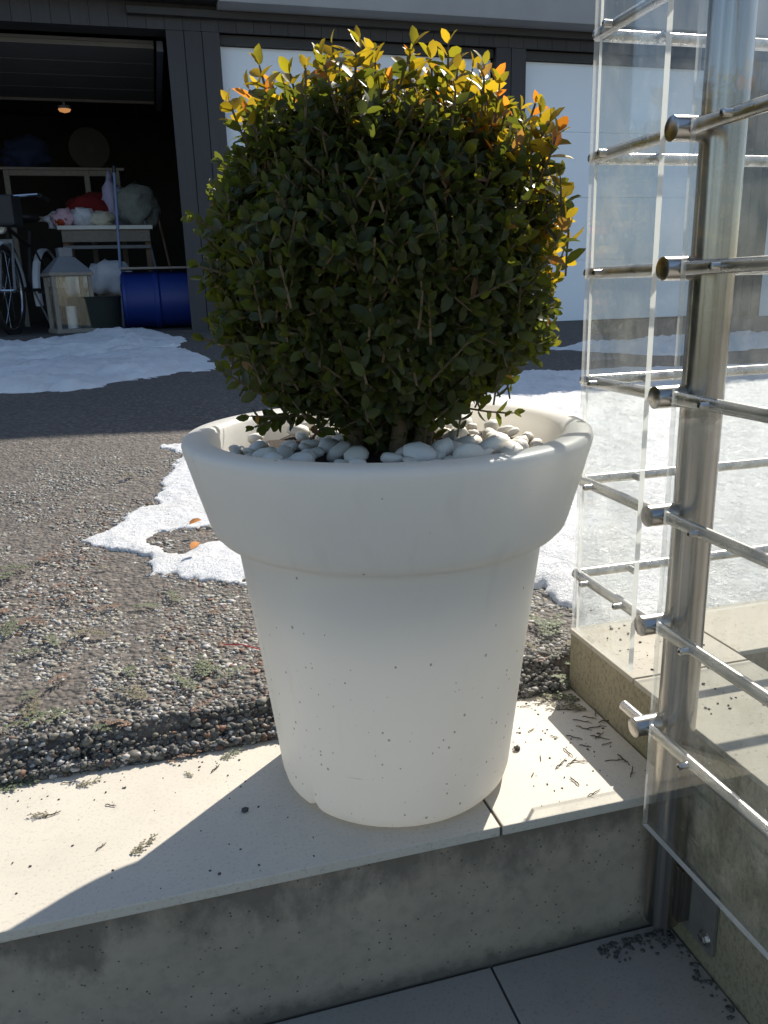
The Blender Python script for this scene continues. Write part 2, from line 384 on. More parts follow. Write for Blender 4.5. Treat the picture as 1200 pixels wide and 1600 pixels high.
def link(name, me, parent=None, loc=None):
    o = bpy.data.objects.new(name, me); C.objects.link(o)
    if parent is not None: o.parent = parent
    if loc is not None: o.location = loc
    return o
def tag(o, label=None, cat=None, group=None, kind=None):
    if label: o['label'] = label
    if cat: o['category'] = cat
    if group: o['group'] = group
    if kind: o['kind'] = kind
    return o
def thing(name, loc, label, cat, group=None, rz=0):
    o = link(name, None, None, loc); o.rotation_euler.z = rz; return tag(o, label, cat, group)
def np_mesh(name, V, T, mat, col=None, smooth=False):
    me = bpy.data.meshes.new(name); n = len(V); k = T.shape[1]; m = len(T)
    me.vertices.add(n); me.vertices.foreach_set('co', V.astype(np.float32).ravel())
    me.loops.add(m * k); me.loops.foreach_set('vertex_index', T.astype(np.int32).ravel())
    me.polygons.add(m); me.polygons.foreach_set('loop_start', np.arange(0, m * k, k, dtype=np.int32))
    me.update(calc_edges=True); me.materials.append(mat)
    if col is not None:
        a = me.color_attributes.new('col', 'FLOAT_COLOR', 'POINT')
        a.data.foreach_set('color', np.concatenate([col, np.ones((n, 1))], 1).astype(np.float32).ravel())
    if smooth: me.polygons.foreach_set('use_smooth', [True] * m)
    me.validate(); return me

# ================================================================== GROUND
def ground():
    xs = np.concatenate([-np.geomspace(2.2, 150, 22)[::-1], np.linspace(-2.1, 3.4, 130), np.geomspace(3.6, 150, 22)])
    ys = np.concatenate([[0.952], np.linspace(0.962, 1.06, 12), np.linspace(1.08, 3.6, 90), np.linspace(3.7, 6.6, 24), np.geomspace(7, 260, 20)])
    V = []
    for j, y in enumerate(ys):
        for x in xs:
            e = 0.012 * noise.noise(Vector((x * 9, 3.1, 0))) + 0.006 * noise.noise(Vector((x * 41, 7.7, 0)))
            yy = y + (e if y < 1.07 else 0)
            z = ground_z(x, y) + (0.010 * noise.noise(Vector((x * 2.2, y * 2.2, 0.4))) + 0.003 * noise.noise(Vector((x * 14, y * 14, 5)))) * min(1, max(0, (y - 0.97) * 20)) * (1 if y < 6 else 0)
            if j == 0: z = -0.03
            V.append((x, yy, z))
    nx = len(xs); ny = len(ys)
    T = np.array([(j * nx + i, j * nx + i + 1, (j + 1) * nx + i + 1, (j + 1) * nx + i) for j in range(ny - 1) for i in range(nx - 1)])
    o = link('driveway', np_mesh('driveway', np.array(V), T, M_ASPH, smooth=True)); tag(o, kind='structure')
ground()

def gz_np(x, y):
    t = np.clip((y - .985) / 5.5, 0, 1); e = np.clip((y - .968) / .04, 0, 1); e = e * e * (3 - 2 * e)
    return 0.038 * e + 0.275 * t - 0.0115 * (np.clip(x, -6, 8) - .2) * t

# exposed chippings: near field is real stones
ICO = bmesh.new(); bmesh.ops.create_icosphere(ICO, subdivisions=1, radius=1); ICO.verts.index_update()
IV = np.array([v.co[:] for v in ICO.verts]); IT = np.array([[v.index for v in f.verts] for f in ICO.faces]); ICO.free()
def stones(x, y, z, s, col, mat, name):
    n = len(x); var = rng.uniform(0.62, 1.30, (n, 12, 1))
    P = IV[None] * var
    sc = s[:, None] * rng.uniform(0.7, 1.25, (n, 3)) * np.array([1.15, 0.95, 0.66])
    P = P * sc[:, None, :]; a = rng.uniform(0, 6.283, n); ca, sa = np.cos(a), np.sin(a)
    X = P[..., 0] * ca[:, None] - P[..., 1] * sa[:, None] + x[:, None]
    Y = P[..., 0] * sa[:, None] + P[..., 1] * ca[:, None] + y[:, None]
    Z = P[..., 2] + z[:, None]
    V = np.stack([X, Y, Z], -1).reshape(-1, 3)
    T = (IT[None] + (np.arange(n) * 12)[:, None, None]).reshape(-1, 3)
    return np_mesh(name, V, T, mat, np.repeat(col, 12, 0))
def gravel():
    n = 62000
    d = rng.uniform(0, 1, n) ** 1.35
    y = 0.972 + d * 1.85; x = rng.uniform(-0.75, 1.35, n) * (0.45 + 0.55 * np.clip((y) / 2.2, 0, 1.2))
    # crumbling edge
    n2 = 7000; y2 = 0.962 + np.abs(rng.normal(0, 0.014, n2)); x2 = rng.uniform(-0.9, 0.545, n2)
    x = np.concatenate([x, x2]); y = np.concatenate([y, y2]); N = len(x)
    ok = (x < 0.53) | (y > 1.0); x, y = x[ok], y[ok]; N = len(x)
    s = 0.0019 + 0.0042 * rng.random(N) ** 1.8; s[rng.random(N) < 0.03] *= 1.6
    rel = np.array([(0.010 * noise.noise(Vector((a * 2.2, b * 2.2, 0.4))) + 0.003 * noise.noise(Vector((a * 14, b * 14, 5)))) * min(1, max(0, (b - 0.97) * 20)) for a, b in zip(x, y)])
    z = gz_np(x, y) + rel - 0.12 * s + np.where(y < 0.985, rng.uniform(0, 0.012, N), 0)
    pk = np.array([noise.noise(Vector((a * 5.5, b * 4, 21))) + .5 * noise.noise(Vector((a * 17, b * 13, 22))) for a, b in zip(x, y)])
    z = z - s * np.clip((pk - 0.08) * 2.6, 0, 0.8) * (y > 1.06) - s * np.clip((y - 2.35) * 1.6, 0, 1.0)
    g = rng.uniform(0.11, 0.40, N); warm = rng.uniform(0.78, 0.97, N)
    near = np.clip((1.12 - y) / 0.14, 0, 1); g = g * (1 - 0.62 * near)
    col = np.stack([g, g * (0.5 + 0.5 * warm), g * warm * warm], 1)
    r = rng.random(N); L = (r < 0.12) & (y < 2.3); col[L] = rng.uniform(0.40, 0.62, (L.sum(), 1)) * np.array([1, .95, .88])
    patch = np.array([noise.noise(Vector((a * 2.6, b * 2.6, 9.0))) for a, b in zip(x, y)])
    B = (r > 0.86 - 0.28 * np.clip(patch, -0.3, 1)) & (x < 0.15) & (y < 2.2); col[B] = np.array([0.17, 0.075, 0.035]) * rng.uniform(.5, 1.3, (B.sum(), 1))
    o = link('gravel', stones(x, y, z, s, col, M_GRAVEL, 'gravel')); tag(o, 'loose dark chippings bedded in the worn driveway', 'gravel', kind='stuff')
gravel()

# ================================================================== SNOW
def poly_sd(px, py, poly):
    inside = np.zeros(px.shape, bool); dmin = np.full(px.shape, 1e9); n = len(poly)
    for i in range(n):
        x0, y0 = poly[i]; x1, y1 = poly[(i + 1) % n]
        c = ((y0 > py) != (y1 > py)) & (px < (x1 - x0) * (py - y0) / ((y1 - y0) + 1e-12) + x0); inside ^= c
        ex, ey = x1 - x0, y1 - y0; t = np.clip(((px - x0) * ex + (py - y0) * ey) / (ex * ex + ey * ey + 1e-12), 0, 1)
        dmin = np.minimum(dmin, np.hypot(px - x0 - t * ex, py - y0 - t * ey))
    return np.where(inside, dmin, -dmin)
def snow(poly, xs, ys, thick, slope, rag, rough, label, extra=None, fr=1.0, hole=None):
    X, Y = np.meshgrid(xs, ys); sd = poly_sd(X, Y, poly)
    nz = np.vectorize(lambda a, b: noise.noise(Vector((a * 5 * fr, b * 5 * fr, 1))) + 0.6 * noise.noise(Vector((a * 17 * fr, b * 17 * fr, 2))) + 0.35 * noise.noise(Vector((a * 60 * fr, b * 60 * fr, 3))))(X, Y)
    n2 = np.vectorize(lambda a, b: noise.noise(Vector((a * 33, b * 33, 7))) + 0.7 * noise.noise(Vector((a * 90, b * 90, 8))))(X, Y)
    if hole is not None: sd = np.minimum(sd, -poly_sd(X, Y, hole))
    sd = sd + rag * nz + 0.22 * rag * n2
    h = np.where(sd > 0, thick * (1 - np.exp(-np.maximum(sd, 0) * slope)), -0.02) + np.where(sd > 0, rough * n2 * np.clip(sd * 25, 0, 1) + rough * 2.2 * nz * np.clip(sd * 6, 0, 1), 0)
    if extra is not None: h = h + np.where(sd > 0, extra(X, Y), 0)
    h = np.where(sd > 0, np.maximum(h, 0.003), -0.02)
    rel = np.vectorize(lambda a, b: 0.010 * noise.noise(Vector((a * 2.2, b * 2.2, 0.4))) * (1 if b < 6 else 0))(X, Y)
    Z = gz_np(X, Y) + rel + h
    nx, ny = len(xs), len(ys)
    keep = sd > 0; I = np.arange(nx * ny).reshape(ny, nx)
    k = keep[:-1, :-1] | keep[1:, :-1] | keep[:-1, 1:] | keep[1:, 1:]
    T = np.stack([I[:-1, :-1][k], I[:-1, 1:][k], I[1:, 1:][k], I[1:, :-1][k]], -1)
    V = np.stack([X, Y, Z], -1).reshape(-1, 3); used = np.unique(T); mp = np.zeros(len(V), int); mp[used] = np.arange(len(used))
    o = link('snow', np_mesh('snow', V[used], mp[T], M_SNOW, smooth=True)); tag(o, label, 'snow', kind='stuff')
gp = lambda L: [tuple(on_ground(u, v)[:2]) for u, v in L]
lp = gp([(380, 660), (320, 682), (252, 698), (285, 716), (248, 752), (240, 786), (180, 815), (126, 842), (165, 856), (215, 868), (240, 888), (300, 905), (380, 912), (470, 905), (520, 800), (480, 690), (420, 640)])
snow(lp, np.arange(-0.42, 0.75, 0.007), np.concatenate([np.arange(1.40, 2.6, 0.008), np.arange(2.6, 3.6, 0.016)]), 0.012, 30, 0.034, 0.0030, 'ragged thin patch of sunlit snow on gravel left of planter', fr=1.8, hole=gp([(215, 846), (245, 832), (290, 824), (360, 815), (500, 815), (500, 846), (345, 846), (290, 862), (250, 858)]))
rp = [tuple(on_ground(700, 905)[:2]), tuple(on_ground(850, 925)[:2]), tuple(on_ground(878, 958)[:2]), (0.575, 1.03), (0.60, 0.986), (4.5, 0.986), (5.0, 3.1), (3.0, 3.45), (1.7, 3.62), (1.2, 3.5), (0.8, 3.2), (0.6, 2.4), (0.42, 1.6)]
snow(rp, np.concatenate([np.arange(0.3, 1.9, 0.009), np.arange(1.9, 5.0, 0.03)]), np.concatenate([np.arange(0.984, 1.9, 0.009), np.arange(1.9, 3.8, 0.02)]), 0.045, 16, 0.02, 0.005, 'broad sunlit snow field behind the glass railing',
     extra=lambda X, Y: 0.012 * np.exp(-(Y - .986) * 8) * np.clip((X - .56) * 10, 0, 1))
sp1 = gp([(0, 536), (50, 537), (120, 529), (185, 521), (230, 516), (287, 534), (270, 543), (200, 551), (125, 558), (0, 570)])
sp1 = [(-4.2, sp1[0][1])] + sp1 + [(-4.2, sp1[-1][1])]
sp2 = gp([(0, 566), (120, 560), (200, 553), (290, 547), (330, 560), (372, 575), (290, 582), (195, 594), (150, 605), (0, 616)])
sp2 = [(-4.2, sp2[0][1])] + sp2 + [(-4.2, sp2[-1][1])]
snow(sp1, np.arange(-4.2, 0.6, 0.03), np.arange(4.6, 6.7, 0.03), 0.05, 9, 0.07, 0.014, 'shaded bank of old snow along the open garage threshold', fr=.5)
snow(sp2, np.arange(-4.2, 0.9, 0.03), np.arange(3.6, 5.6, 0.025), 0.045, 9, 0.07, 0.014, 'bluish shaded snow strip at the edge of the garage shadow', fr=.5)
sp3 = [(2.3, 4.55), (3.2, 4.9), (4.2, 5.0), (6.0, 4.6), (6.5, 4.1), (4.0, 4.2), (2.8, 4.1)]
snow(sp3, np.arange(1.9, 6.8, 0.04), np.arange(3.9, 5.4, 0.04), 0.045, 8, 0.08, 0.014, 'shaded snow remnant before the closed white garage doors', fr=.5)

# ================================================================== STEP, LANDING, LOW WALL
WX = 0.545
step = MB().box(-2.6, WX - 0.002, 0.713, 1.06, -0.30, -0.0125).build('step', M_RISER); tag(step, kind='structure')
for x0, x1 in ((-2.6, -1.488), (-1.484, -0.888), (-0.884, -0.288), (-0.284, 0.314), (0.3175, WX - 0.0025)):
    MB().box(x0, x1, 0.705, 1.05, -0.0125, 0.0, 0.0016).build('tread_tile', M_TILE, step)
MB().box(0.3138, 0.3177, 0.7075, 0.97, -0.0123, -0.0025).build('joint', M_MORTAR, step)
floor = MB().box(-6, WX, -6, 0.713, -0.33, -0.204).build('landing_floor', M_MORTAR); tag(floor, kind='structure')
for i, x1 in enumerate((0.543, 0.3055, -0.2925, -0.89, -1.488)):
    x0 = (0.3085, -0.2895, -0.887, -1.485, -2.083)[i]
    for y1 in (0.709, 0.109, -0.491):
        MB().box(x0, x1, y1 - 0.597, y1, -0.204, -0.195, 0.001).build('floor_tile', M_FLOOR, floor)
wall = thing('low_wall', (WX, 0.98, -0.2), 'weathered low concrete wall with stone caps beside the step', 'wall')
wl = (-WX, -0.98, 0.2)
MB().box(WX, 0.715, -3.0, 0.978, -0.32, 0.0845).build('wall_core', M_WALL, wall, wl)
MB().box(0.715, 3.2, 0.837, 0.978, -0.32, 0.0845).build('wall_core', M_WALL, wall, wl)
for y0, y1 in ((0.8135, 0.980), (0.5135, 0.810), (0.2135, 0.510), (-0.0865, 0.21), (-0.387, -0.09)):
    MB().box(WX - 0.0015, 0.717, y0, y1, 0.0847, 0.092, 0.0012).build('cap_stone', M_CAP, wall, wl)
for k in range(6):
    MB().box(0.7205 + k * 0.40, 1.117 + k * 0.40, 0.835, 0.980, 0.0847, 0.092, 0.0012).build('cap_stone', M_CAP, wall, wl)
pit = MB().box(0.716, 6, -6, 0.836, -0.33, -0.16).build('light_well_floor', M_FLOOR); tag(pit, kind='structure')

# ================================================================== GARAGE
GY = 6.5
def gbase(x): return ground_z(x, GY) - 0.01
gar = thing('garage_building', (0.45, GY, gbase(.45)), 'dark clad garage row with one open bay and white doors', 'building')
gl = (-0.45, -GY, -gbase(.45))
def gpart(mb, name, m, parent=None, **k): return mb.build(name, m, parent or gar, gl if parent is None else None, **k)
piers = [(-2.75, -2.35), (0.25, 0.63), (2.77, 3.03), (5.14, 5.46), (7.6, 7.86), (10.0, 10.3)]
bays = [(-2.35, 0.25), (0.63, 2.77), (3.03, 5.14), (5.46, 7.6), (7.86, 10.0)]
for a, b in piers:
    gpart(MB().box(a + 0.012, b - 0.012, GY + 0.022, GY + 0.26, 0.1, 2.42), 'pier', M_TRIM)
    n = max(2, round((b - a) / 0.125)); wd = (b - a) / n
    for k in range(n):
        dy = random.uniform(0, 0.003)
        gpart(MB().box(a + k * wd + 0.003, a + (k + 1) * wd - 0.003, GY - dy, GY + 0.0215, gbase(a) + 0.01, 2.398, 0.002), 'board', M_BOARD)
gpart(MB().box(-2.75, 10.3, GY + 0.022, GY + 0.26, 2.4205, 2.76), 'lintel', M_TRIM)
x = -2.75
while x < 10.3:
    gpart(MB().box(x + 0.001, x + 0.124, GY - random.uniform(0, 0.002), GY + 0.0215, 2.4, 2.62, 0.002), 'board', M_BOARD); x += 0.125
gpart(MB().box(0.62, 10.3, GY - 0.24, GY - 0.005, 2.525, 4.06, 0.006), 'fascia', M_FASCIA)
gpart(MB().box(-2.75, 0.617, GY - 0.20, GY - 0.005, 2.56, 4.06, 0.006), 'fascia', M_TRIM)
gpart(MB().box(0.0, 10.3, GY - 0.06, GY - 0.006, 2.475, 2.523, 0.004), 'soffit_trim', M_TRIM)
gpart(MB().box(-2.75, 10.3, GY + 0.0225, GY + 0.26, 2.762, 4.05), 'parapet', M_TRIM)
gpart(MB().box(-2.75, 10.3, GY + 0.262, GY + 5, 3.2, 4.05), 'roof', M_TRIM)
for i, (a, b) in enumerate(bays):
    if i == 0: continue
    fr = gpart(MB().box(a + 0.001, b - 0.001, GY + 0.135, GY + 0.16, 0.15, 2.42), 'garage_door', M_TRIM)
    zb = gbase((a + b) / 2) + 0.02; hh = (2.335 - zb) / 4
    for k in range(4):
        MB().box(a + 0.006, b - 0.006, GY + 0.10, GY + 0.134, zb + k * hh + 0.0008, zb + (k + 1) * hh - 0.0008, 0.001).build('door_panel', M_GDOOR, fr)
    gpart(MB().box(a + 0.002, b - 0.002, GY + 0.05, GY + 0.099, 2.338, 2.399), 'door_header', M_TRIM)
    gpart(MB().box(a + 0.002, b - 0.002, GY + 0.06, GY + 0.133, gbase(a) - .02, zb), 'threshold', M_TRIM)
# interior of the open bay
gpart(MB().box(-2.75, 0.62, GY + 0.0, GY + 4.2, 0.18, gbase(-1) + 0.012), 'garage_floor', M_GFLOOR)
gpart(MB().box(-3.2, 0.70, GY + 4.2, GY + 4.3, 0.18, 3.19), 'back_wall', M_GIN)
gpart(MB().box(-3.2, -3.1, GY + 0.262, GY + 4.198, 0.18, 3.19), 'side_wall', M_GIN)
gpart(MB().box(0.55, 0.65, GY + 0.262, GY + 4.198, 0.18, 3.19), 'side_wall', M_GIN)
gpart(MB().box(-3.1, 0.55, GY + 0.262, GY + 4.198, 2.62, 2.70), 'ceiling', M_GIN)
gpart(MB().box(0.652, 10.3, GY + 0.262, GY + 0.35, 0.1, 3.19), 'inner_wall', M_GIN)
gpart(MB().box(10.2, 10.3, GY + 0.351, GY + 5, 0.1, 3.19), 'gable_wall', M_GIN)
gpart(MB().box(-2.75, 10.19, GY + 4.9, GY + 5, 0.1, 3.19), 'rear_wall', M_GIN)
od = gpart(MB().box(-2.30, 0.17, GY + 0.30, GY + 2.02, 2.385, 2.405), 'raised_door', M_GCEIL)
for k in range(4):
    MB().box(-2.30, 0.17, GY + 0.30 + k * 0.43, GY + 0.715 + k * 0.43, 2.352, 2.3845, 0.004).build('door_panel', M_GCEIL, od)
MB().box(-2.30, 0.17, GY + 2.021, GY + 2.06, 2.335, 2.405, 0.004).build('bottom_bar', M_WOODW, od)
gpart(MB().box(0.19, 0.235, GY + 0.28, GY + 2.3, 2.33, 2.40), 'door_track', M_ZINC)
GF = gbase(-1) + 0.012                      # garage floor level
P = lambda u, v, y: ony(u, v, y)

# ---- things in the garage
lx, ly = P(116, 520, 6.95)[0], 6.95
ln = thing('garden_lantern', (lx, ly, GF), 'pale wooden garden lantern with grey pitched roof in open garage', 'lantern', rz=0.32)
q = 0.135
for sx in (-1, 1):
    for sy in (-1, 1): MB().box(sx * q - 0.015, sx * q + 0.015, sy * q - 0.015, sy * q + 0.015, 0, 0.43, .003).build('corner_post', M_WOODW, ln)
MB().box(-q - .025, q + .025, -q - .025, q + .025, 0.0, 0.03, .003).build('base', M_WOODW, ln)
MB().box(-q - .03, q + .03, -q - .03, q + .03, 0.43, 0.455, .003).build('top_frame', M_WOODW, ln)
MB().add([(-.16, -.16, .456), (.16, -.16, .456), (.16, .16, .456), (-.16, .16, .456), (-.06, -.06, .57), (.06, -.06, .57), (.06, .06, .57), (-.06, .06, .57)],
         [(3, 2, 1, 0), (4, 5, 6, 7), (0, 1, 5, 4), (1, 2, 6, 5), (2, 3, 7, 6), (3, 0, 4, 7)]).build('roof', M_ZINC, ln)
MB().box(-.05, .05, -.05, .05, .571, .64, .004).build('vent', M_ZINC, ln)
for s in (-1, 1):
    MB().box(-q + .016, q - .016, s * q - .002, s * q + .002, .032, .428).build('pane', M_GLASS, ln)
    MB().box(s * q - .002, s * q + .002, -q + .016, q - .016, .032, .428).build('pane', M_GLASS, ln)
MB().lathe([(.001, .031), (.04, .031), (.04, .20), (.003, .205)], 16).build('candle', M_WHITE, ln, smooth=True)
# blue drum lying on its side
by = 7.1; r0 = 0.235; bx = P(192, 470, by)[0]
dr = thing('plastic_drum', (bx, by, GF), 'blue plastic drum lying on its side in open garage', 'drum')
MB().lathe([(.001, .002), (.20, .002), (.222, .012), (.23, .035), (.222, .05), (.222, .25), (.235, .265), (.235, .29), (.222, .305), (.222, .56), (.23, .59), (.20, .63), (.001, .63)], 40, (0, 0, r0), 'X').build('drum_body', M_BLUE, dr, smooth=True)
MB().lathe([(.001, -.012), (.03, -.012), (.034, .001)], 16, (0, 0.1, r0 + .1), 'X').build('bung', M_BLACK, dr)
MB().box(0.01, 0.55, -.16, .16, 2 * r0 + .001, 2 * r0 + .018, .004).build('board', M_WOODW, dr)
# workbench
ty = 8.0; tz = P(150, 352, ty)[2]; tx0, tx1 = P(88, 350, ty)[0], P(238, 350, ty)[0]
tb = thing('workbench', (tx0, ty, GF), 'white topped workbench heaped with bags in open garage', 'table')
hb = tz - GF; wt = tx1 - tx0
MB().box(0, wt, 0, .6, hb - .035, hb, .004).build('table_top', M_WHITE, tb)
MB().box(.03, wt - .03, .03, .06, hb - .14, hb - .036, .003).build('apron', M_WOODW, tb)
MB().box(.03, wt - .03, .02, .05, hb - .20, hb - .17, .003).build('rail', M_ZINC, tb)
for x_ in (.03, wt - .08):
    for y_ in (.06, .52): MB().box(x_, x_ + .05, y_, y_ + .05, 0, hb - .036, .003).build('leg', M_WOODB, tb)
def heap(name, px, y, sc, m, label, cat, seed, z=None, amp=.3, sub=3, rot=0):
    p = P(*px, y); zz = (tz if z is None else z)
    o = MB().blob((0, 0, sc[2] * .8), sc, seed, amp, 2.2, sub, 0, rot, -sc[2] * .8).build(name, m, None, (p[0], y, zz), smooth=True, ang=180); return tag(o, label, cat)
heap('plastic_bag', (100, 342), 8.16, (.11, .10, .085), M_PINK, 'pink plastic bag at the end of the workbench top', 'bag', 1)
heap('plastic_bag', (130, 342), 8.13, (.11, .09, .09), M_BAGW, 'white crumpled plastic bag on the workbench beside the pink bag', 'bag', 2)
heap('folded_cloth', (158, 345), 8.15, (.12, .10, .075), M_CREAM, 'cream folded cloth on the workbench', 'cloth', 3)
heap('jacket', (138, 300), 8.42, (.23, .13, .17), M_RED, 'red jacket lying on top of the workbench heap', 'jacket', 4, amp=.4)
heap('blanket', (172, 300), 8.40, (.10, .10, .235), M_LILAC, 'lilac blanket bundle upright on the workbench', 'blanket', 5, amp=.4)
heap('sack', (212, 315), 8.35, (.19, .15, .215), M_GREYB, 'large grey green sack on the workbench behind the poles', 'bag', 6, amp=.35)
heap('plastic_bag', (92, 325), 8.38, (.13, .10, .09), M_BAGW, 'flat white bag at the back of the workbench', 'bag', 8, amp=.35)
heap('plastic_bag', (168, 400), 7.75, (.19, .15, .17), M_BAGW, 'bulging white plastic bag under the workbench', 'bag', 9, z=GF + .28)
heap('plastic_bag', (112, 395), 7.8, (.10, .10, .15), M_BAGW, 'small white plastic bag under the workbench end', 'bag', 10, z=GF + .28)
cr = thing('crate', (P(108, 500, 7.7)[0], 7.62, GF), 'brown wooden crate under the workbench carrying bags', 'crate')
for k in range(3): MB().box(0, .62, 0, .016, .01 + k * .09, .085 + k * .09, .002).build('slat', M_WOODB, cr)
for k in range(3): MB().box(0, .62, .36, .376, .01 + k * .09, .085 + k * .09, .002).build('slat', M_WOODB, cr)
MB().box(0.002, .618, .0165, .3595, .24, .279).build('lid', M_WOODB, cr)
tubp = P(160, 515, 6.95)
tub = MB().lathe([(.001, .0), (.13, .0), (.145, .02), (.165, .25), (.175, .262), (.165, .27), (.155, .262), (.13, .03), (.001, .03)], 28).build('tub', M_TUB, None, (tubp[0], 6.98, GF), smooth=True)
tag(tub, 'dark green tub between the lantern and the blue drum', 'tub')
def pole(name, a, b, r, m, label, head=None):
    a, b = Vector(a), Vector(b); o = thing(name, a, label, 'pole')
    d = b - a; MB().tube([(0, 0, 0), d * .5, d], r, 10).build('handle', m, o, smooth=True)
    if head: MB().box(d.x - .12, d.x + .12, d.y - .02, d.y + .02, d.z, d.z + .06, .006).build('head', head, o)
    MB().tube([d * .965, d * 1.0 + d.normalized() * .012], r * 1.25, 10).build('grip', M_CHROME, o, smooth=True)
pa = P(190, 475, 7.5); pb = P(178, 262, 7.9)
pole('broom', (pa[0], 7.5, GF), (pb[0], 7.9, pb[2]), .013, M_POLEB, 'pale blue broom handle leaning against the workbench')
pa = P(245, 430, 7.6); pb = P(213, 285, 8.5)
pole('rake', (pa[0] + .06, 7.6, GF), (pb[0], 8.5, pb[2]), .012, M_ZINC, 'grey rake handle leaning beside the sack')
pa = P(270, 430, 7.6); pb = P(235, 290, 8.6)
pole('shovel', (pa[0] + .06, 7.6, GF), (pb[0], 8.6, pb[2]), .012, M_WOODB, 'brown shovel handle leaning next to the garage pier')
# timber frame and hat-like disc at the back
fy = 8.9; a = P(4, 265, fy); b = P(178, 270, fy); c_ = P(16, 338, fy)
fm = thing('timber_rack', (a[0], fy, GF), 'tall pale timber rack standing against the garage back wall', 'rack')
wf = b[0] - a[0]; zt = a[2] - GF; zl = c_[2] - GF
for x_ in (0, wf * .72, wf): MB().box(x_, x_ + .05, 0, .05, 0, zt, .003).build('upright', M_WOODW, fm)
MB().box(0.0505, wf * .72 - .0005, .005, .045, zt - .05, zt, .003).build('rail', M_WOODW, fm)
MB().box(wf * .72 + .0505, wf - .0005, .005, .045, zt - .05, zt, .003).build('rail', M_WOODW, fm)
MB().box(0.0505, wf * .72 - .0005, .005, .045, zl - .05, zl, .003).build('rail', M_WOODW, fm)
MB().box(-.05, wf + .1, -.01, .32, zt + .001, zt + .025, .003).build('shelf', M_WOODW, fm)
dp = P(140, 238, 9.0)
o = MB().lathe([(.001, -.012), (.05, -.03), (.10, -.012), (.19, .0), (.195, .008), (.18, .014), (.001, .012)], 36, axis='Y').build('straw_hat', M_STRAW, None, (dp[0], 9.02, zt + GF + .22), smooth=True)
tag(o, 'round straw hat propped on the timber rack', 'hat')
hp = P(40, 250, 9.0); o = MB().blob((0, 0, .13), (.24, .14, .16), 15, .35, 2, 3, 0, 0, -.13).build('duffel_bag', M_NAVY, None, (hp[0], 9.05, zt + GF + .025), smooth=True, ang=180)
tag(o, 'navy duffel bag lying on the timber rack', 'bag')
lp_ = P(100, 165, 9.4)
lm = thing('ceiling_lamp', (lp_[0], 9.4, 2.47), 'small lit orange ceiling lamp in open garage', 'lamp')
MB().lathe([(.001, 0), (.06, 0), (.06, -.03), (.001, -.03)][::-1], 20).tube([(0, 0, -.001), (0, 0, .149)], .012).build('housing', M_WHITE, lm)
MB().lathe([(.001, -.065), (.05, -.05), (.062, -.0305), (.001, -.0305)], 20).build('bulb', M_LAMP, lm, smooth=True)
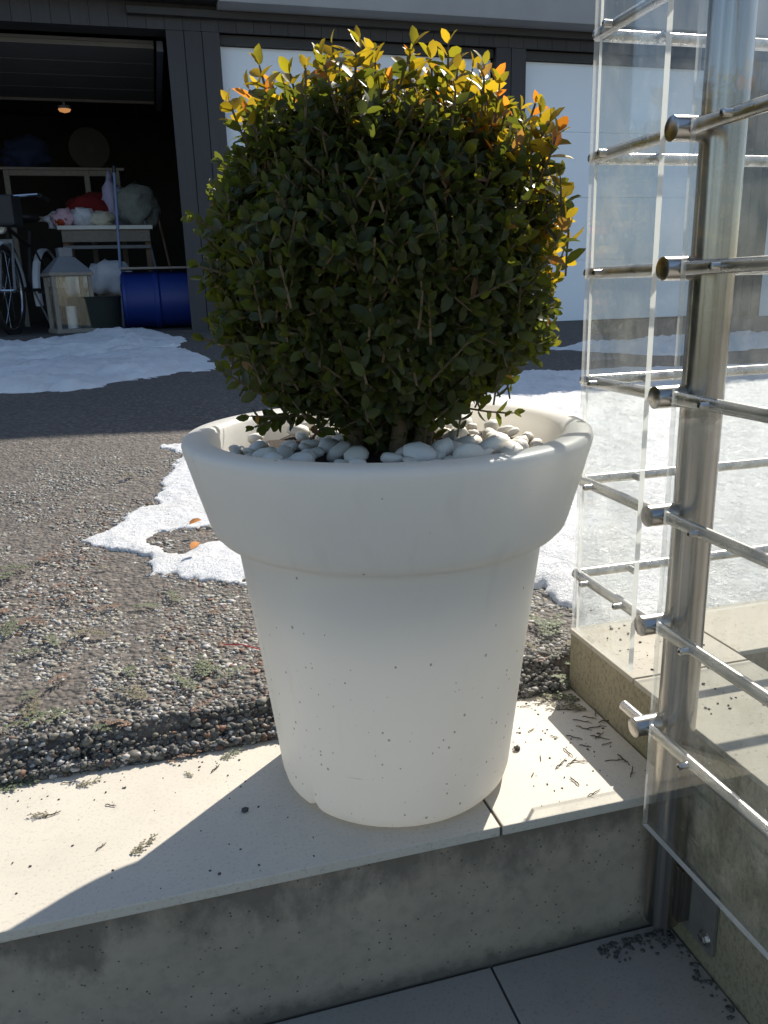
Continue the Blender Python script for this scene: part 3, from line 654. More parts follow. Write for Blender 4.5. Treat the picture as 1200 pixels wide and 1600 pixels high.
# bicycle, seen from the front
def bicycle():
    p = P(28, 505, 7.25); bk = thing('bicycle', (p[0], 7.0, GF), 'black city bicycle with pale mudguards facing out of open garage', 'bicycle', rz=math.radians(-10))
    R = .33
    def wheel(y):
        wlr = MB()
        pts = [(0, y + R * math.cos(t), R + R * math.sin(t)) for t in np.linspace(0, 2 * math.pi, 41)]
        o = MB().tube(pts, .019, 8, False).build('wheel', M_BLACK, bk, smooth=True)
        pts = [(0, y + .9 * R * math.cos(t), R + .9 * R * math.sin(t)) for t in np.linspace(0, 2 * math.pi, 41)]
        MB().tube(pts, .011, 6, False).build('rim', M_CHROME, o, smooth=True)
        sp = MB()
        for k in range(18):
            t = 2 * math.pi * k / 18; sp.tube([((-1) ** k * .025, y, R), (0, y + .9 * R * math.cos(t), R + .9 * R * math.sin(t))], .0014, 4)
        sp.tube([(-.05, y, R), (.05, y, R)], .016, 8); sp.build('spokes', M_CHROME, o)
        g = [( (y + (R + .04) * math.cos(t)), R + (R + .04) * math.sin(t)) for t in np.linspace(math.radians(5), math.radians(200), 22)]
        mg = MB(); vs = []; fs = []
        for (yy, zz) in g:
            n_ = Vector((0, yy - y, zz - R)).normalized()
            for k, (xx, dd) in enumerate(((-.034, -.018), (-.02, 0), (.02, 0), (.034, -.018))): vs.append((xx, yy + n_.y * dd, zz + n_.z * dd))
        for i in range(len(g) - 1):
            for k in range(3): fs.append((i * 4 + k, i * 4 + k + 1, i * 4 + 5 + k, i * 4 + 4 + k))
        mg.add(vs, fs).build('mudguard', M_MUD, bk, smooth=True)
    wheel(0.0); wheel(1.06)
    f = MB()
    f.tube([(0, .14, .86), (0, .18, .72)], .02); f.tube([(0, .18, .72), (0, .53, .34)], .018); f.tube([(0, .53, .34), (0, .72, .82)], .016)
    f.tube([(0, .15, .82), (0, .66, .70)], .016)
    for s in (-1, 1):
        f.tube([(s * .02, .60, .34), (s * .055, 1.06, R)], .01); f.tube([(s * .02, .70, .70), (s * .055, 1.06, R)], .009)
    f.build('frame', M_BLACK, bk, smooth=True)
    fk = MB()
    for s in (-1, 1): fk.tube([(s * .045, .12, .70), (s * .05, .05, .5), (s * .055, 0, R)], .012)
    fk.box(-.055, .055, .10, .15, .685, .72, .004); fk.build('fork', M_ZINC, bk, smooth=True)
    hb_ = MB().tube([(-.29, .30, 1.03), (-.26, .18, 1.05), (-.12, .09, 1.03), (0, .10, 1.0), (.12, .09, 1.03), (.26, .18, 1.05), (.29, .30, 1.03)], .012).tube([(0, .10, 1.0), (0, .14, .86)], .014).build('handlebar', M_CHROME, bk, smooth=True)
    for s in (-1, 1): MB().tube([(s * .27, .22, 1.045), (s * .30, .34, 1.022)], .018).build('grip', M_BLACK, hb_, smooth=True)
    MB().lathe([(.001, -.04), (.045, -.035), (.05, 0), (.03, .04), (.001, .045)], 16, (0, .03, .80), 'Y').build('headlight', M_WHITE, bk, smooth=True)
    MB().blob((0, .78, .93), (.085, .14, .04), 3, .1).build('saddle', M_BLACK, bk, smooth=True, ang=180)
    b = MB().box(-.17, .17, -.14, .08, .80, 1.02, .02).build('basket', M_BLACK, bk)
    MB().tube([(-.09, .57, .34), (.09, .5, .34)], .012).box(.06, .14, .53, .61, .31, .33).box(-.14, -.06, .46, .54, .35, .37).build('pedals', M_BLACK, bk)
    MB().tube([(.02, .55, .34), (.12, .62, 0.0)], .009).build('kickstand', M_ZINC, bk)
bicycle()
o = MB().blob((0, 0, .04), (.06, .06, .04), 21, .2, 2, 3, 0, 0, -.04).build('cap', M_ORANGE, None, (P(74, 345, 8.1)[0] + .12, 8.1, tz), smooth=True, ang=180)
tag(o, 'orange cap at the workbench edge above the bicycle', 'cap')

# ================================================================== RAILING
XG, XR = 0.476, 0.4865
PX_, PY_ = 0.521, 0.690; PR = 0.0207
rl = thing('stair_railing', (PX_, PY_, -0.165), 'stainless steel railing with clear acrylic panes around the step corner', 'railing')
ro = (-PX_, -PY_, 0.165)
def rp_(mb, name, m, parent=None, **k): return mb.build(name, m, parent or rl, ro if parent is None else None, **k)
rp_(MB().lathe([(PR * .9, -.165), (PR, -.163), (PR, 1.02), (PR * .9, 1.022)], 48, (PX_, PY_, 0)), 'post', M_STEEL, smooth=True)
RZ = [0.101, 0.224, 0.347, 0.470, 0.593, 0.716, 0.839, 0.962]
YB = 0.866
for i, z in enumerate(RZ):
    arm = rp_(MB().lathe([(.0085, XG - .0075), (.0112, XG - .006), (.0112, PX_ - PR * .75)], 28, (0, PY_ + .006, z), 'X'), 'clamp_arm', M_ARM, smooth=True)
    y1 = PY_ + .052 if i == 0 else YB
    rr = .0064
    rail = rp_(MB().tube([(XR, 0.02, z), (XR, .4, z), (XR, y1, z)], rr, 20), 'rail', M_RAIL, smooth=True)
    if i:
        rp_(MB().tube([(XR + .006, YB - .0005, z), (1.0, YB - .0005, z), (1.75, YB - .0005, z)], rr * .98, 20), 'rail', M_RAIL, smooth=True)
        ys = (PY_ - .062, .828) + ((.752,) if i == 1 else ())
    else: ys = (PY_ - .075,)
    for y in ys + (.33,):
        sc = rp_(MB().lathe([(.0024, XG - .0052), (.0036, XG - .0045), (.0036, XG + .006)], 14, (0, y, z), 'X'), 'screw', M_ARM, smooth=True)
        MB().lathe([(.0016, XG - .0056), (.0016, XG - .005)], 8, (0, y, z), 'X').build('socket', M_BLACK, sc)
for x in (0.56, 0.92, 1.3):
    for z in RZ[1:]:
        rp_(MB().lathe([(.0032, YB - .0185), (.0046, YB - .0170), (.0046, YB - .006)], 12, (x, 0, z), 'Y'), 'screw', M_ARM, smooth=True)
def pane(x0, x1, y0, y1, z0, z1, thin):
    m = MB(); e = .0007
    m.box(x0, x1, y0, y1, z0, z1)
    fi = {0: 1, 1: 1, 2: 1, 3: 1, 4: 1, 5: 1}
    if thin == 'X': fi[4] = fi[5] = 0
    else: fi[2] = fi[3] = 0
    m.mi = [fi[k] for k in range(6)]
    m.mi[0] = 2 if z0 > 0 else 1
    if thin == 'X': m.mi[3] = 2
    return m.build('acrylic_pane', [M_GLASS, M_GEDGE, M_GEDGE2], rl, ro)
pane(XG - .003, XG + .003, .7175, .8485, .158, 1.0, 'X')
pane(XG - .003, XG + .003, 0.03, .6715, -.009, 1.0, 'X')
pane(XG + .008, 1.7, YB - .0155, YB - .0095, .150, 1.0, 'Y')
# foot bracket
rp_(MB().box(WX - .006, WX - .0005, .620, .672, -.165, -.085, .001), 'bracket_plate', M_PLATE)
rp_(MB().box(PX_ + .004, WX - .0065, .662, .672, -.15, -.08, .001), 'bracket_lug', M_STEEL)
bo = rp_(MB().lathe([(.0045, WX - .0125), (.0065, WX - .0115), (.0065, WX - .006)], 6, (0, .632, -.148), 'X'), 'bolt', M_ARM)
MB().lathe([(.0090, WX - .0080), (.0095, WX - .0062)], 20, (0, .632, -.148), 'X').build('washer', M_ARM, bo)

# ================================================================== PLANTER
CXP, CYP = 0.239, 0.863
pot = thing('planter', (CXP, CYP, 0.0), 'white plastic flower pot with broad rolled rim standing on the step', 'planter')
prof = [(0.002, .0035), (.110, .0035), (.118, .0008), (.126, .0006), (.134, .004), (.1395, .011), (.1425, .022), (.1455, .05), (.1545, .13), (.164, .215), (.1760, .312), (.1775, .3175), (.1810, .3195),
        (.188, .3205), (.1955, .3235), (.2012, .3300), (.2045, .339), (.2078, .351), (.217, .384), (.2235, .409), (.2262, .4185), (.2275, .4250), (.2262, .4300), (.2225, .4325), (.213, .4335), (.204, .4335), (.199, .4315), (.1955, .4275), (.193, .420), (.186, .38), (.170, .315), (.140, .25), (.09, .215), (.002, .205)]
m = MB().lathe(prof, 144)
nv = []
a0 = math.atan2(onz(503, 1262, 0)[1] - CYP, onz(503, 1262, 0)[0] - CXP)
for (x, y, z) in m.v:
    a = math.atan2(y, x); r = math.hypot(x, y)
    if .11 < r < .1427 and z < .025:
        k = math.exp(-((a - a0) / .045) ** 2); z += .009 * k * max(0, 1 - z / .025); x *= 1 - .03 * k; y *= 1 - .03 * k
    wob = 1 + .003 * math.sin(2 * a + .6) + .002 * math.sin(3 * a)
    nv.append((x * wob, y * wob, z))
m.v = nv
m.build('pot_body', M_POT, pot, smooth=True, ang=60)
soil = MB(); sv = []; sf = []
nr, na = 10, 40
for i in range(nr + 1):
    for k in range(na):
        r = .1880 * i / nr + .0005; t = 2 * math.pi * k / na
        sv.append((r * math.cos(t), r * math.sin(t), .402 + .006 * noise.noise(Vector((r * math.cos(t) * 30, r * math.sin(t) * 30, 2))) - (.004 if i == nr else 0)))
for i in range(nr):
    for k in range(na): sf.append((i * na + k, i * na + (k + 1) % na, (i + 1) * na + (k + 1) % na, (i + 1) * na + k))
sv += [(.138 * math.cos(2 * math.pi * k / na), .138 * math.sin(2 * math.pi * k / na), .262) for k in range(na)]
for k in range(na): sf.append((nr * na + k, nr * na + (k + 1) % na, (nr + 1) * na + (k + 1) % na, (nr + 1) * na + k))
sf.append(tuple((nr + 1) * na + k for k in range(na)))
soil.add(sv, sf).build('soil', M_SOIL, pot, smooth=True)
# pebbles
pm = []
for k in range(6):
    b = MB().blob((0, 0, 0), (1, random.uniform(.72, .9), random.uniform(.5, .72)), 40 + k, .16, 1.2, 2); pm.append(b.mesh('pebble', M_PEB, True, 180))
placed = []
tries = 0
while len(placed) < 104 and tries < 9000:
    tries += 1
    r = math.sqrt(random.uniform(.062 ** 2, .176 ** 2)); t = random.uniform(0, 2 * math.pi); s = random.uniform(.0085, .0165)
    x, y = r * math.cos(t), r * math.sin(t)
    if r + s > .187: continue
    if -.11 < x < -.02 and y < -.03 and random.random() < .75: continue
    if any(math.hypot(x - a, y - b) < (s + c) * .80 for a, b, c in placed): continue
    placed.append((x, y, s))
for i, (x, y, s) in enumerate(placed):
    o = link('pebble', pm[i % 6], None, (CXP + x, CYP + y, .4040 + s * .42 + random.uniform(0, .004)))
    o.scale = (s,) * 3; o.rotation_euler = (random.uniform(-.5, .5), random.uniform(-.5, .5), random.uniform(0, 6.28))
    tag(o, 'white rounded pebble covering the soil in the planter', 'pebble', 'white pebbles in the planter')
for (u, v, s) in ((770, 682, .021), (735, 690, .02), (800, 688, .017), (655, 690, .019), (420, 704, .016), (690, 684, .018), (560, 716, .014)):
    p = onz(u, v, .43); x, y = p[0] - CXP, p[1] - CYP; r = math.hypot(x, y)
    if r > .165: x *= .165 / r; y *= .165 / r
    o = link('pebble', pm[random.randrange(6)], None, (CXP + x, CYP + y, .417)); o.scale = (s,) * 3; o.rotation_euler = (random.uniform(-.6, .6), random.uniform(-.9, .9), random.uniform(0, 6))
    tag(o, 'white rounded pebble covering the soil in the planter', 'pebble', 'white pebbles in the planter')

# ================================================================== BOXWOOD
box = thing('boxwood_bush', (CXP, CYP, .406), 'clipped round boxwood bush with yellow tips growing in white planter', 'bush')
BO = np.array([CXP, CYP, .406])
HZ = np.array([.400, .435, .460, .485, .515, .56, .59, .625, .66, .695, .725, .750, .768, .780])
HR = np.array([.030, .070, .110, .146, .174, .186, .191, .190, .184, .173, .159, .138, .100, .0])
def hull_r(z): return np.interp(z, HZ, HR)
lt = np.array([[0, 0, 0], [.36, 0, -.01], [.70, 0, -.045], [1, 0, -.11],
               [.18, .20, .055], [.48, .285, .06], [.80, .19, .005], [.18, -.20, .055], [.48, -.285, .06], [.80, -.19, .005]])
LT = np.array([(0, 1, 4), (1, 5, 4), (1, 2, 5), (2, 6, 5), (2, 3, 6), (0, 7, 1), (1, 7, 8), (1, 8, 2), (2, 8, 9), (2, 9, 3)])
Lp, Ld, Ln, Ls, Lc = [], [], [], [], []
stems = []
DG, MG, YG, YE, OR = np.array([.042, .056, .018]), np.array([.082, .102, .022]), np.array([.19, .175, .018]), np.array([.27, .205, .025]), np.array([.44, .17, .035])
def unit(v): return v / (np.linalg.norm(v) + 1e-9)
def shoot(p, d, L, tip, size=1.0, dens=1.0):
    """one twig with opposite leaf pairs; tip 0..1 = how yellow its end is, bronzing plus painted backlight"""
    nrm_ = unit(p - np.array([CXP, CYP, .57]))
    a = unit(np.cross(d, rng.normal(size=3))); b = np.cross(d, a)
    n = max(2, int(L / .0078 * dens)); bend = rng.normal(size=3) * .25; q = p.copy(); pts = [q.copy()]
    for i in range(n):
        t = (i + 1) / n; d = unit(d + bend * .10 + np.array([0, 0, .03])); q = q + d * (L / n); pts.append(q.copy())
        side = a if i % 2 else b; last = i >= n - 1
        for s in (-1, 1):
            if rng.random() < .05: continue
            k = .95 if last else rng.uniform(.85, 1.15)
            ld = unit(d * (1.1 if last else .55) + side * s * k * (.5 if last else .95) + rng.normal(size=3) * .16)
            nn = unit(nrm_ * .85 + d * .35 + np.array([0, 0, .30]) + rng.normal(size=3) * .42); nn = unit(nn - ld * nn.dot(ld))
            sz = size * rng.uniform(.0140, .0212) * (.78 + .35 * math.sin(math.pi * min(1, t * .9 + .12)))
            u = rng.random()
            c = DG * (1 - .55 * u) + MG * (.55 * u)
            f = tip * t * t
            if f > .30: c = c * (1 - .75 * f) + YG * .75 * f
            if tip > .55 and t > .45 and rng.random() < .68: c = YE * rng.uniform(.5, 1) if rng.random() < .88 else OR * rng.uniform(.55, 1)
            if rng.random() < .012: c = np.array([.20, .12, .06])
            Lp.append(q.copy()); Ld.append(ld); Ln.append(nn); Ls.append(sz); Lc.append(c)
    stems.append((pts, .0013))
area = np.interp(np.linspace(0, 1, 4000), np.linspace(0, 1, 4000), np.ones(4000))
zz = np.linspace(HZ[0], HZ[-1] - .0005, 3000); rr = hull_r(zz); dr = np.gradient(rr, zz)
wgt = rr * np.sqrt(1 + dr * dr) + .002; cdf = np.cumsum(wgt); cdf /= cdf[-1]
def hull_sample():
    z = np.interp(rng.random(), cdf, zz); t = rng.uniform(0, 2 * math.pi); r = hull_r(z); g = np.interp(z, zz, dr)
    bump = 1 + .10 * noise.noise(Vector((math.cos(t) * 2.2, math.sin(t) * 2.2, z * 14))) + .05 * noise.noise(Vector((math.cos(t) * 6, math.sin(t) * 6, z * 40)))
    nrm = unit(np.array([math.cos(t), math.sin(t), -g]))
    return np.array([CXP + r * bump * math.cos(t), CYP + r * bump * math.sin(t), z]), nrm
cen = np.array([CXP, CYP, .60])
for i in range(2050):
    p, nrm = hull_sample()
    up = np.array([0, 0, 1.0]); d = unit(nrm * .75 + up * .40 + rng.normal(size=3) * .38)
    L = rng.uniform(.030, .055); s0 = p - nrm * rng.uniform(.004, .03) - d * L
    exp = max(0.0, .95 * (nrm[2]) + 1.0 * nrm[0] + .35 * nrm[1]) + (.12 if nrm[2] > 0 else 0)  # top and right shoots yellowed: real bronzing plus backlight painted into the leaf colour
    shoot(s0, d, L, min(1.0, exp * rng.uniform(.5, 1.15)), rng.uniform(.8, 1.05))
for i in range(850):       # inner layer that closes the crown
    p, nrm = hull_sample(); k = rng.uniform(.62, .90); p = cen + (p - cen) * k
    d = unit(nrm * .6 + np.array([0, 0, .6]) + rng.normal(size=3) * .5); L = rng.uniform(.03, .05)
    shoot(p - d * L, d, L, 0, 1.0)
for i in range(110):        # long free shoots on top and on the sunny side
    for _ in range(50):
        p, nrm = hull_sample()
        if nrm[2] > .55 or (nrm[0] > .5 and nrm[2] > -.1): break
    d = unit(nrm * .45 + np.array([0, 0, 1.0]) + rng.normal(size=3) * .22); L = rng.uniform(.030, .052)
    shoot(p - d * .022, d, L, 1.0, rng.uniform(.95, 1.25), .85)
for (u, v, L, dv) in ((385, 655, .075, (-.9, -.1, .02)), (395, 665, .06, (-.85, -.2, -.15)), (420, 640, .07, (-.8, -.25, -.1)), (800, 655, .05, (.7, -.2, -.2)), (440, 655, .05, (-.5, -.5, -.3)),
                      (320, 530, .06, (-.9, .1, .25)), (340, 520, .05, (-.8, -.1, .3)), (300, 345, .06, (-.9, 0, .35)), (345, 595, .06, (-.8, -.1, .35)), (310, 420, .045, (-.9, -.1, .2))):
    p = ony(u, v, CYP - .03); d = unit(np.array(dv, float)); shoot(p - d * L, d, L, .1, .95, .8)
Lp, Ld, Ln, Ls, Lc = map(np.array, (Lp, Ld, Ln, Ls, Lc))
Lb = np.cross(Ln, Ld)
VV = lt[None] * Ls[:, None, None]
W = Lp[:, None, :] + VV[..., 0:1] * Ld[:, None] + VV[..., 1:2] * Lb[:, None] + VV[..., 2:3] * Ln[:, None]
# the 300 leaves that show largest are objects of their own
tocam = EYE - Lp; dist = np.linalg.norm(tocam, axis=1); vd = tocam / dist[:, None]
rad = np.hypot(Lp[:, 0] - CXP, Lp[:, 1] - CYP) / np.maximum(hull_r(Lp[:, 2]), .02)
front = ((Lp - cen) * vd).sum(1)
score = np.abs((Ln * vd).sum(1)) * (Ls / dist) ** 2 * np.where((front > .12) & (rad > .93), 1, 0.02 * rad)
top = np.argsort(-score)[:300]; mask = np.ones(len(Lp), bool); mask[top] = False
Wn = (W[mask] - BO).reshape(-1, 3); n = mask.sum()
T = (LT[None] + (np.arange(n) * 10)[:, None, None]).reshape(-1, 3)
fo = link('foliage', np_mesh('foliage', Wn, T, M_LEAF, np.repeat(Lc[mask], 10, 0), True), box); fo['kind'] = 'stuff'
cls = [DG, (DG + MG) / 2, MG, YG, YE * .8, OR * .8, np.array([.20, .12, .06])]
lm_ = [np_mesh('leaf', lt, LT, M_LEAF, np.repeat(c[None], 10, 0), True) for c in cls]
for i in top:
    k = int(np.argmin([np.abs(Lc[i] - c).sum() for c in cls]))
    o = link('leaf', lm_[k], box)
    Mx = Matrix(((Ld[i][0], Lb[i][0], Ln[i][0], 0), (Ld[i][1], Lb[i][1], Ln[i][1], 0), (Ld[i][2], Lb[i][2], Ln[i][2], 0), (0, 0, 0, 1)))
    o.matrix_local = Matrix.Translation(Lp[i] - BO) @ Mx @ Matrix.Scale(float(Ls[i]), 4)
# wood: stems rising from the soil, fanning out, and the twigs
tw = MB()
for pts, r in stems: tw.tube([p - BO for p in pts[::2] + pts[-1:]], [r] * (len(pts[::2])) + [r * .6], 3, False)
o = tw.build('twigs', M_BARK, box); o['kind'] = 'stuff'
for k in range(11):
    t = 2 * math.pi * k / 11 + random.uniform(-.2, .2); r0 = random.uniform(.012, .05)
    a = Vector((r0 * math.cos(t), r0 * math.sin(t), -.008)); out = random.uniform(.04, .11)
    pts = [a]; rad_ = [random.uniform(.007, .012)]
    for j in range(1, 8):
        f = j / 7
        pts.append(Vector((a.x + out * f ** 1.2 * math.cos(t + .3 * math.sin(j)), a.y + out * f ** 1.2 * math.sin(t + .3 * math.sin(j)), -.008 + .25 * f)) + Vector((random.uniform(-.006, .006), random.uniform(-.006, .006), 0)))
        rad_.append(rad_[0] * (1 - .88 * f))
    MB().tube(pts, rad_, 10).build('stem', M_BARK, box, smooth=True, ang=180)

# ================================================================== LITTER
def sprig_mesh(seed, L, c1, c2):
    rg = random.Random(seed); V = []; T = []; K = []
    def strip(a, b, w, c):
        d = (b - a); n_ = Vector((-d.y, d.x, 0)).normalized() * w; o = len(V); h = Vector((0, 0, w * .8))
        V.extend([a - n_, a + n_, b, a + h, (a + b) / 2 + n_ * 1.1, (a + b) / 2 - n_ * 1.1, (a + b) / 2 + h * 1.2])
        T.extend([(o, o + 3, o + 5), (o + 3, o + 6, o + 5), (o + 3, o + 1, o + 6), (o + 1, o + 4, o + 6), (o + 5, o + 6, o + 2), (o + 6, o + 4, o + 2)]); K.extend([c] * 7)
    p = Vector((0, 0, .0012)); d = Vector((1, 0, 0)); n_ = 8
    for i in range(n_):
        q = p + d * (L / n_); q.z = .0012 + .004 * math.sin(i * .9) ** 2
        strip(p, q, .0011, c2)
        for s in (-1, 1):
            if rg.random() < .12: continue
            l2 = L * (.34 - .24 * i / n_) * rg.uniform(.7, 1.2); a = rg.uniform(.5, .85) * s
            e = Vector((d.x * math.cos(a) - d.y * math.sin(a), d.x * math.sin(a) + d.y * math.cos(a), rg.uniform(-.02, .18)))
            p2 = p
            for j in range(3):
                q2 = p2 + e * (l2 / 3); q2.z = max(q2.z, .001); k = rg.uniform(.7, 1.2); strip(p2, q2, .0012, tuple(x * k for x in c1))
                for s2 in (-1, 1):
                    a2 = .6 * s2; e2 = Vector((e.x * math.cos(a2) - e.y * math.sin(a2), e.x * math.sin(a2) + e.y * math.cos(a2), e.z))
                    strip(p2, p2 + e2 * l2 * .30, .0009, tuple(x * k * 1.1 for x in c1))
                p2 = q2
        a = rg.uniform(-.14, .14); d = Vector((d.x * math.cos(a) - d.y * math.sin(a), d.x * math.sin(a) + d.y * math.cos(a), 0)); p = q
    return np_mesh('conifer_sprig', np.array([v[:] for v in V]), np.array(T), M_SPRIG, np.array(K))
GRN = [sprig_mesh(k, .05 + .012 * k, (.085, .115, .032), (.10, .085, .03)) for k in range(4)]
BRN = [sprig_mesh(10 + k, .045 + .012 * k, (.20, .095, .045), (.12, .07, .035)) for k in range(3)]
OLV = [sprig_mesh(20 + k, .04 + .012 * k, (.15, .13, .05), (.12, .08, .04)) for k in range(3)]
LAB = {'g': ('green fallen conifer sprig on the gravel', 'green conifer sprigs on the gravel'), 'b': ('rusty brown fallen conifer sprig on the gravel', 'brown conifer sprigs on the gravel'), 'o': ('faded olive fallen conifer sprig on the gravel', 'olive conifer sprigs on the gravel')}
def sprig(u, v, kind, rz=None, sc=1.0, onslab=False):
    p = onz(u, v, 0) if onslab else on_ground(u, v)
    me = random.choice({'g': GRN, 'b': BRN, 'o': OLV}[kind])
    o = link('conifer_sprig', me, None, (p[0], p[1], p[2] + (.0008 if onslab else .0065 + 0.010 * noise.noise(Vector((p[0] * 2.2, p[1] * 2.2, 0.4)))))); o.scale = (sc * (1 if onslab else random.uniform(.75, 1.15)),) * 3
    o.rotation_euler = (random.uniform(-.08, .08) if not onslab else 0, 0 if onslab else random.uniform(-.1, .05), random.uniform(0, 6.28) if rz is None else rz)
    lab, grp = LAB[kind]
    if onslab: lab, grp = lab.replace('on the gravel', 'on the beige step tile'), grp.replace('on the gravel', 'on the step')
    tag(o, lab, 'sprig', grp)
for (u, v, k, s) in ((90, 1015, 'g', 1.0), (65, 1022, 'g', .9), (250, 952, 'g', .9), (275, 945, 'g', .8), (20, 900, 'g', 1.1), (45, 893, 'g', 1), (320, 1065, 'g', .9), (345, 1055, 'g', .9), (305, 1085, 'g', .9), (200, 1050, 'g', .8), (60, 1085, 'g', .7), (110, 1120, 'g', .9),
                     (230, 1100, 'o', .9), (100, 935, 'b', .9), (15, 960, 'b', 1.2), (35, 975, 'b', 1), (165, 1000, 'o', 1), (140, 990, 'o', .9), (255, 1000, 'b', .7), (105, 1060, 'b', .8), (205, 1140, 'b', .9), (275, 1042, 'o', .8), (150, 1140, 'g', .8), (85, 920, 'b', .8), (130, 880, 'b', .8), (190, 950, 'b', .8),
                     (60, 880, 'b', .9), (10, 1000, 'g', 1.0), (385, 1050, 'g', .7), (210, 745, 'o', 1.2), (860, 985, 'g', 1), (850, 1000, 'g', 1.0), (880, 1010, 'o', .9), (845, 1040, 'b', .9), (885, 1045, 'g', 1.1), (870, 1060, 'g', 1), (895, 1030, 'g', .9), (835, 1020, 'o', .8), (40, 1130, 'o', .8), (300, 1120, 'b', .7), (170, 890, 'o', .9), (330, 960, 'b', .6)):
    sprig(u, v, k, None, s)
for (u, v, k, s, rz) in ((15, 1228, 'g', 1.1, .3), (-5, 1238, 'g', 1.1, .6), (212, 1180, 'g', 1.1, .5), (232, 1172, 'g', .9, .2), (262, 1190, 'b', .9, .1), (345, 1186, 'g', .55, .3), (75, 1275, 'o', .6, 2.8), (205, 1335, 'o', .7, .5), (120, 1230, 'o', .5, .1), (300, 1215, 'o', .4, 2), (428, 1140, 'g', .8, 0.4), (890, 1078, 'g', 1.0, 2.2), (905, 1095, 'g', .9, 2.6), (880, 1092, 'o', .9, 2.9), (915, 1110, 'o', .9, 2.5)):
    sprig(u, v, k, rz, s, True)
# dark twigs and needles on the step
def twig_mesh(seed, L):
    rg = random.Random(seed); pts = [Vector((0, 0, .0009))]; d = 0.0
    for i in range(5):
        d += rg.uniform(-.16, .16); pts.append(pts[-1] + Vector((math.cos(d), math.sin(d), 0)) * L / 5)
        pts[-1].z = .0009 + rg.uniform(0, .002)
    m = MB().tube(pts, [.0006, .0008, .0008, .0007, .0006, .0004], 5)
    for i in (1, 3):
        if rg.random() < .7: m.tube([pts[i], pts[i] + Vector((math.cos(d + .7), math.sin(d + .7) * rg.choice((-1, 1)), .15)) * L * .25], [.0006, .0003], 4)
    return m.mesh('twig', M_TWIG)
TM = [twig_mesh(k, .018 + .006 * k) for k in range(5)]
for (u, v, k, rz) in ((830, 1215, 0, .8), (868, 1202, 2, .1), (885, 1198, 2, -.05), (945, 1190, 3, -.2), (965, 1180, 1, -1.0), (918, 1245, 2, -.15), (905, 1228, 0, 1.2), (880, 1170, 1, -1.2), (893, 1190, 1, -.8), (840, 1103, 1, -.05), (870, 1110, 3, -.1), (895, 1125, 3, -.3), (915, 1140, 3, -.3), (930, 1155, 2, .1), (900, 1135, 2, -.7), (935, 1130, 2, .2), (905, 1165, 0, -.6), (922, 1150, 2, -.5), (985, 1215, 2, .9), (860, 1150, 0, -.6), (825, 1145, 0, 0), (845, 1190, 0, 1.3), (812, 1105, 1, .1), (885, 1150, 1, -.3), (940, 1165, 1, .3), (800, 1172, 1, .4),
                      (70, 1278, 0, .4), (165, 1258, 0, -.3), (330, 1208, 0, .4), (95, 1225, 1, .2), (150, 1330, 0, .4), (930, 1120, 2, .5), (890, 1105, 2, .1), (910, 1120, 1, -.4)):
    p = onz(u, v, 0); 
    if p[0] > .535: continue
    o = link('twig', TM[k], None, (p[0], p[1], .0)); o.rotation_euler.z = rz + random.uniform(-.5, .5); o.scale = (random.uniform(.6, 1.1),) * 3
    tag(o, 'thin dark dry twig lying on the beige step tile', 'twig', 'dry twigs on the step')
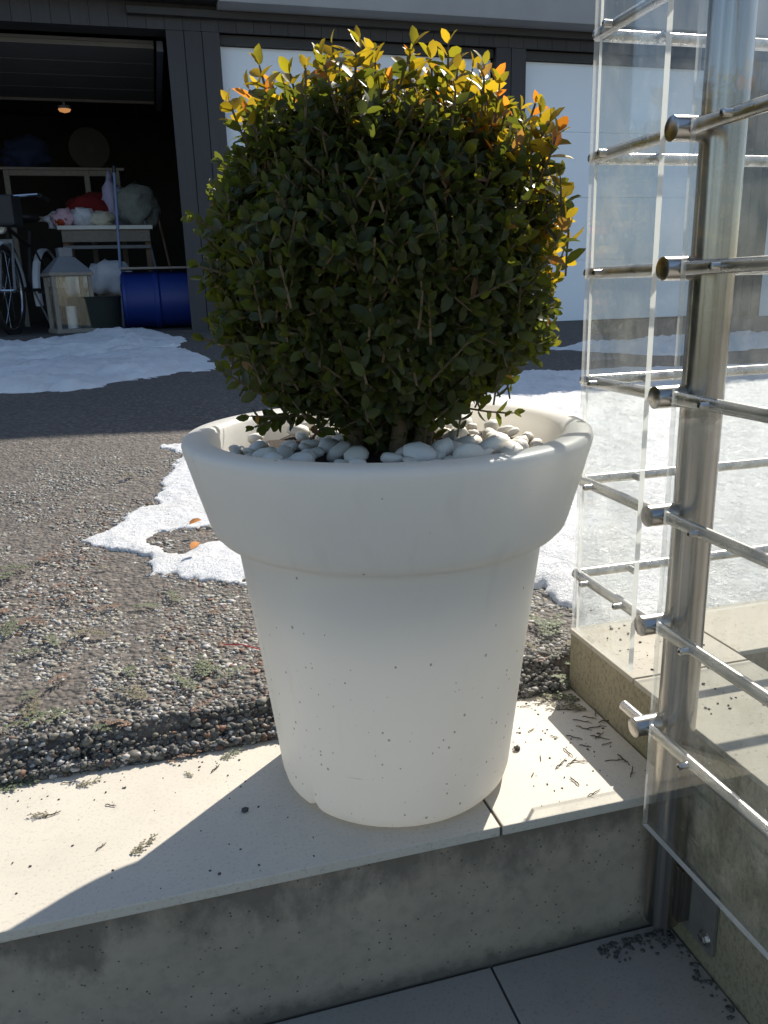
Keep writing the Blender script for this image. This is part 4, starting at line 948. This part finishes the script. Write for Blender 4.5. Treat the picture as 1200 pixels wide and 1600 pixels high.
# crumbs
n = 260; x = np.concatenate([rng.uniform(-.26, .53, 180), rng.uniform(.33, .53, 80)]); y = np.concatenate([rng.uniform(.712, .97, 180), rng.uniform(.74, .97, 80)])
y = np.where(rng.random(n) < .5, .97 - np.abs(rng.normal(0, .035, n)), y); y = np.clip(y, .71, .975)
ok = np.hypot(x - CXP, y - CYP) > .155; x, y = x[ok], y[ok]; n = len(x); s = rng.uniform(.0006, .0017, n)
o = link('crumbs', stones(x, y, s * .4, s, np.tile([[.06, .045, .03]], (n, 1)), M_GRAVEL, 'crumbs')); tag(o, 'tiny dark crumbs of bark scattered over the step', 'debris', kind='stuff')
n = 240; x = rng.uniform(.44, .54, n); y = .70 - np.abs(rng.normal(0, .012, n)); k = rng.random(n) < .45; x[k] = .54 - np.abs(rng.normal(0, .010, k.sum())); y[k] = rng.uniform(.40, .70, k.sum())
s = rng.uniform(.0008, .0032, n); o = link('grit', stones(x, y, -.195 + s * .4, s, np.tile([[.045, .04, .032]], (n, 1)) * rng.uniform(.5, 1.6, (n, 1)), M_GRAVEL, 'grit')); tag(o, 'dark grit gathered in the corner of the lower landing', 'debris', kind='stuff')
n = 60; x = rng.uniform(.56, .70, n); y = rng.uniform(.70, .97, n); s = rng.uniform(.0008, .0026, n)
o = link('crumbs', stones(x, y, .092 + s * .4, s, np.tile([[.06, .05, .03]], (n, 1)), M_GRAVEL, 'crumbs')); tag(o, 'dark crumbs on the caps of the low wall', 'debris', kind='stuff')
# single stones, dry leaves, red string
def chip(u, v, s, lab, z=0):
    p = onz(u, v, z); o = MB().blob((0, 0, 0), (1, .8, .75), random.randrange(99), .3, 2, 1).build('stone_chip', M_STONE, None, (p[0], p[1], z + s * .55)); o.scale = (s,) * 3; tag(o, lab, 'stone')
chip(383, 1268, .0045, 'single dark stone chip in the pot shadow on step tile')
chip(143, 1202, .0075, 'largest dark chip fallen from asphalt edge onto sunlit tile')
chip(808, 1172, .005, 'dark chip on the sunlit tile right of the planter')
def dry(u, v, rz, lab):
    p = on_ground(u, v); me = np_mesh('dry_leaf', lt * np.array([.03, .03, .05]), LT, M_DRYLEAF, None, True)
    o = link('dry_leaf', me, None, (p[0], p[1], p[2] + .024)); o.rotation_euler = (.3, -.35, rz); tag(o, lab, 'leaf')
dry(300, 876, .9, 'orange dry leaf standing in the snow patch left of planter'); dry(297, 836, .2, 'reddish dry leaf on the gravel gap in the snow patch')
a, b = on_ground(350, 1013), on_ground(412, 1024)
o = MB().tube([(0, 0, 0), ((b[0] - a[0]) * .5, (b[1] - a[1]) * .5 + .003, .003), (b[0] - a[0], b[1] - a[1], 0)], .0009, 5).build('red_string', M_REDTH, None, (a[0], a[1], a[2] + .0065)); tag(o, 'short red plastic string on the gravel beside the planter', 'string')
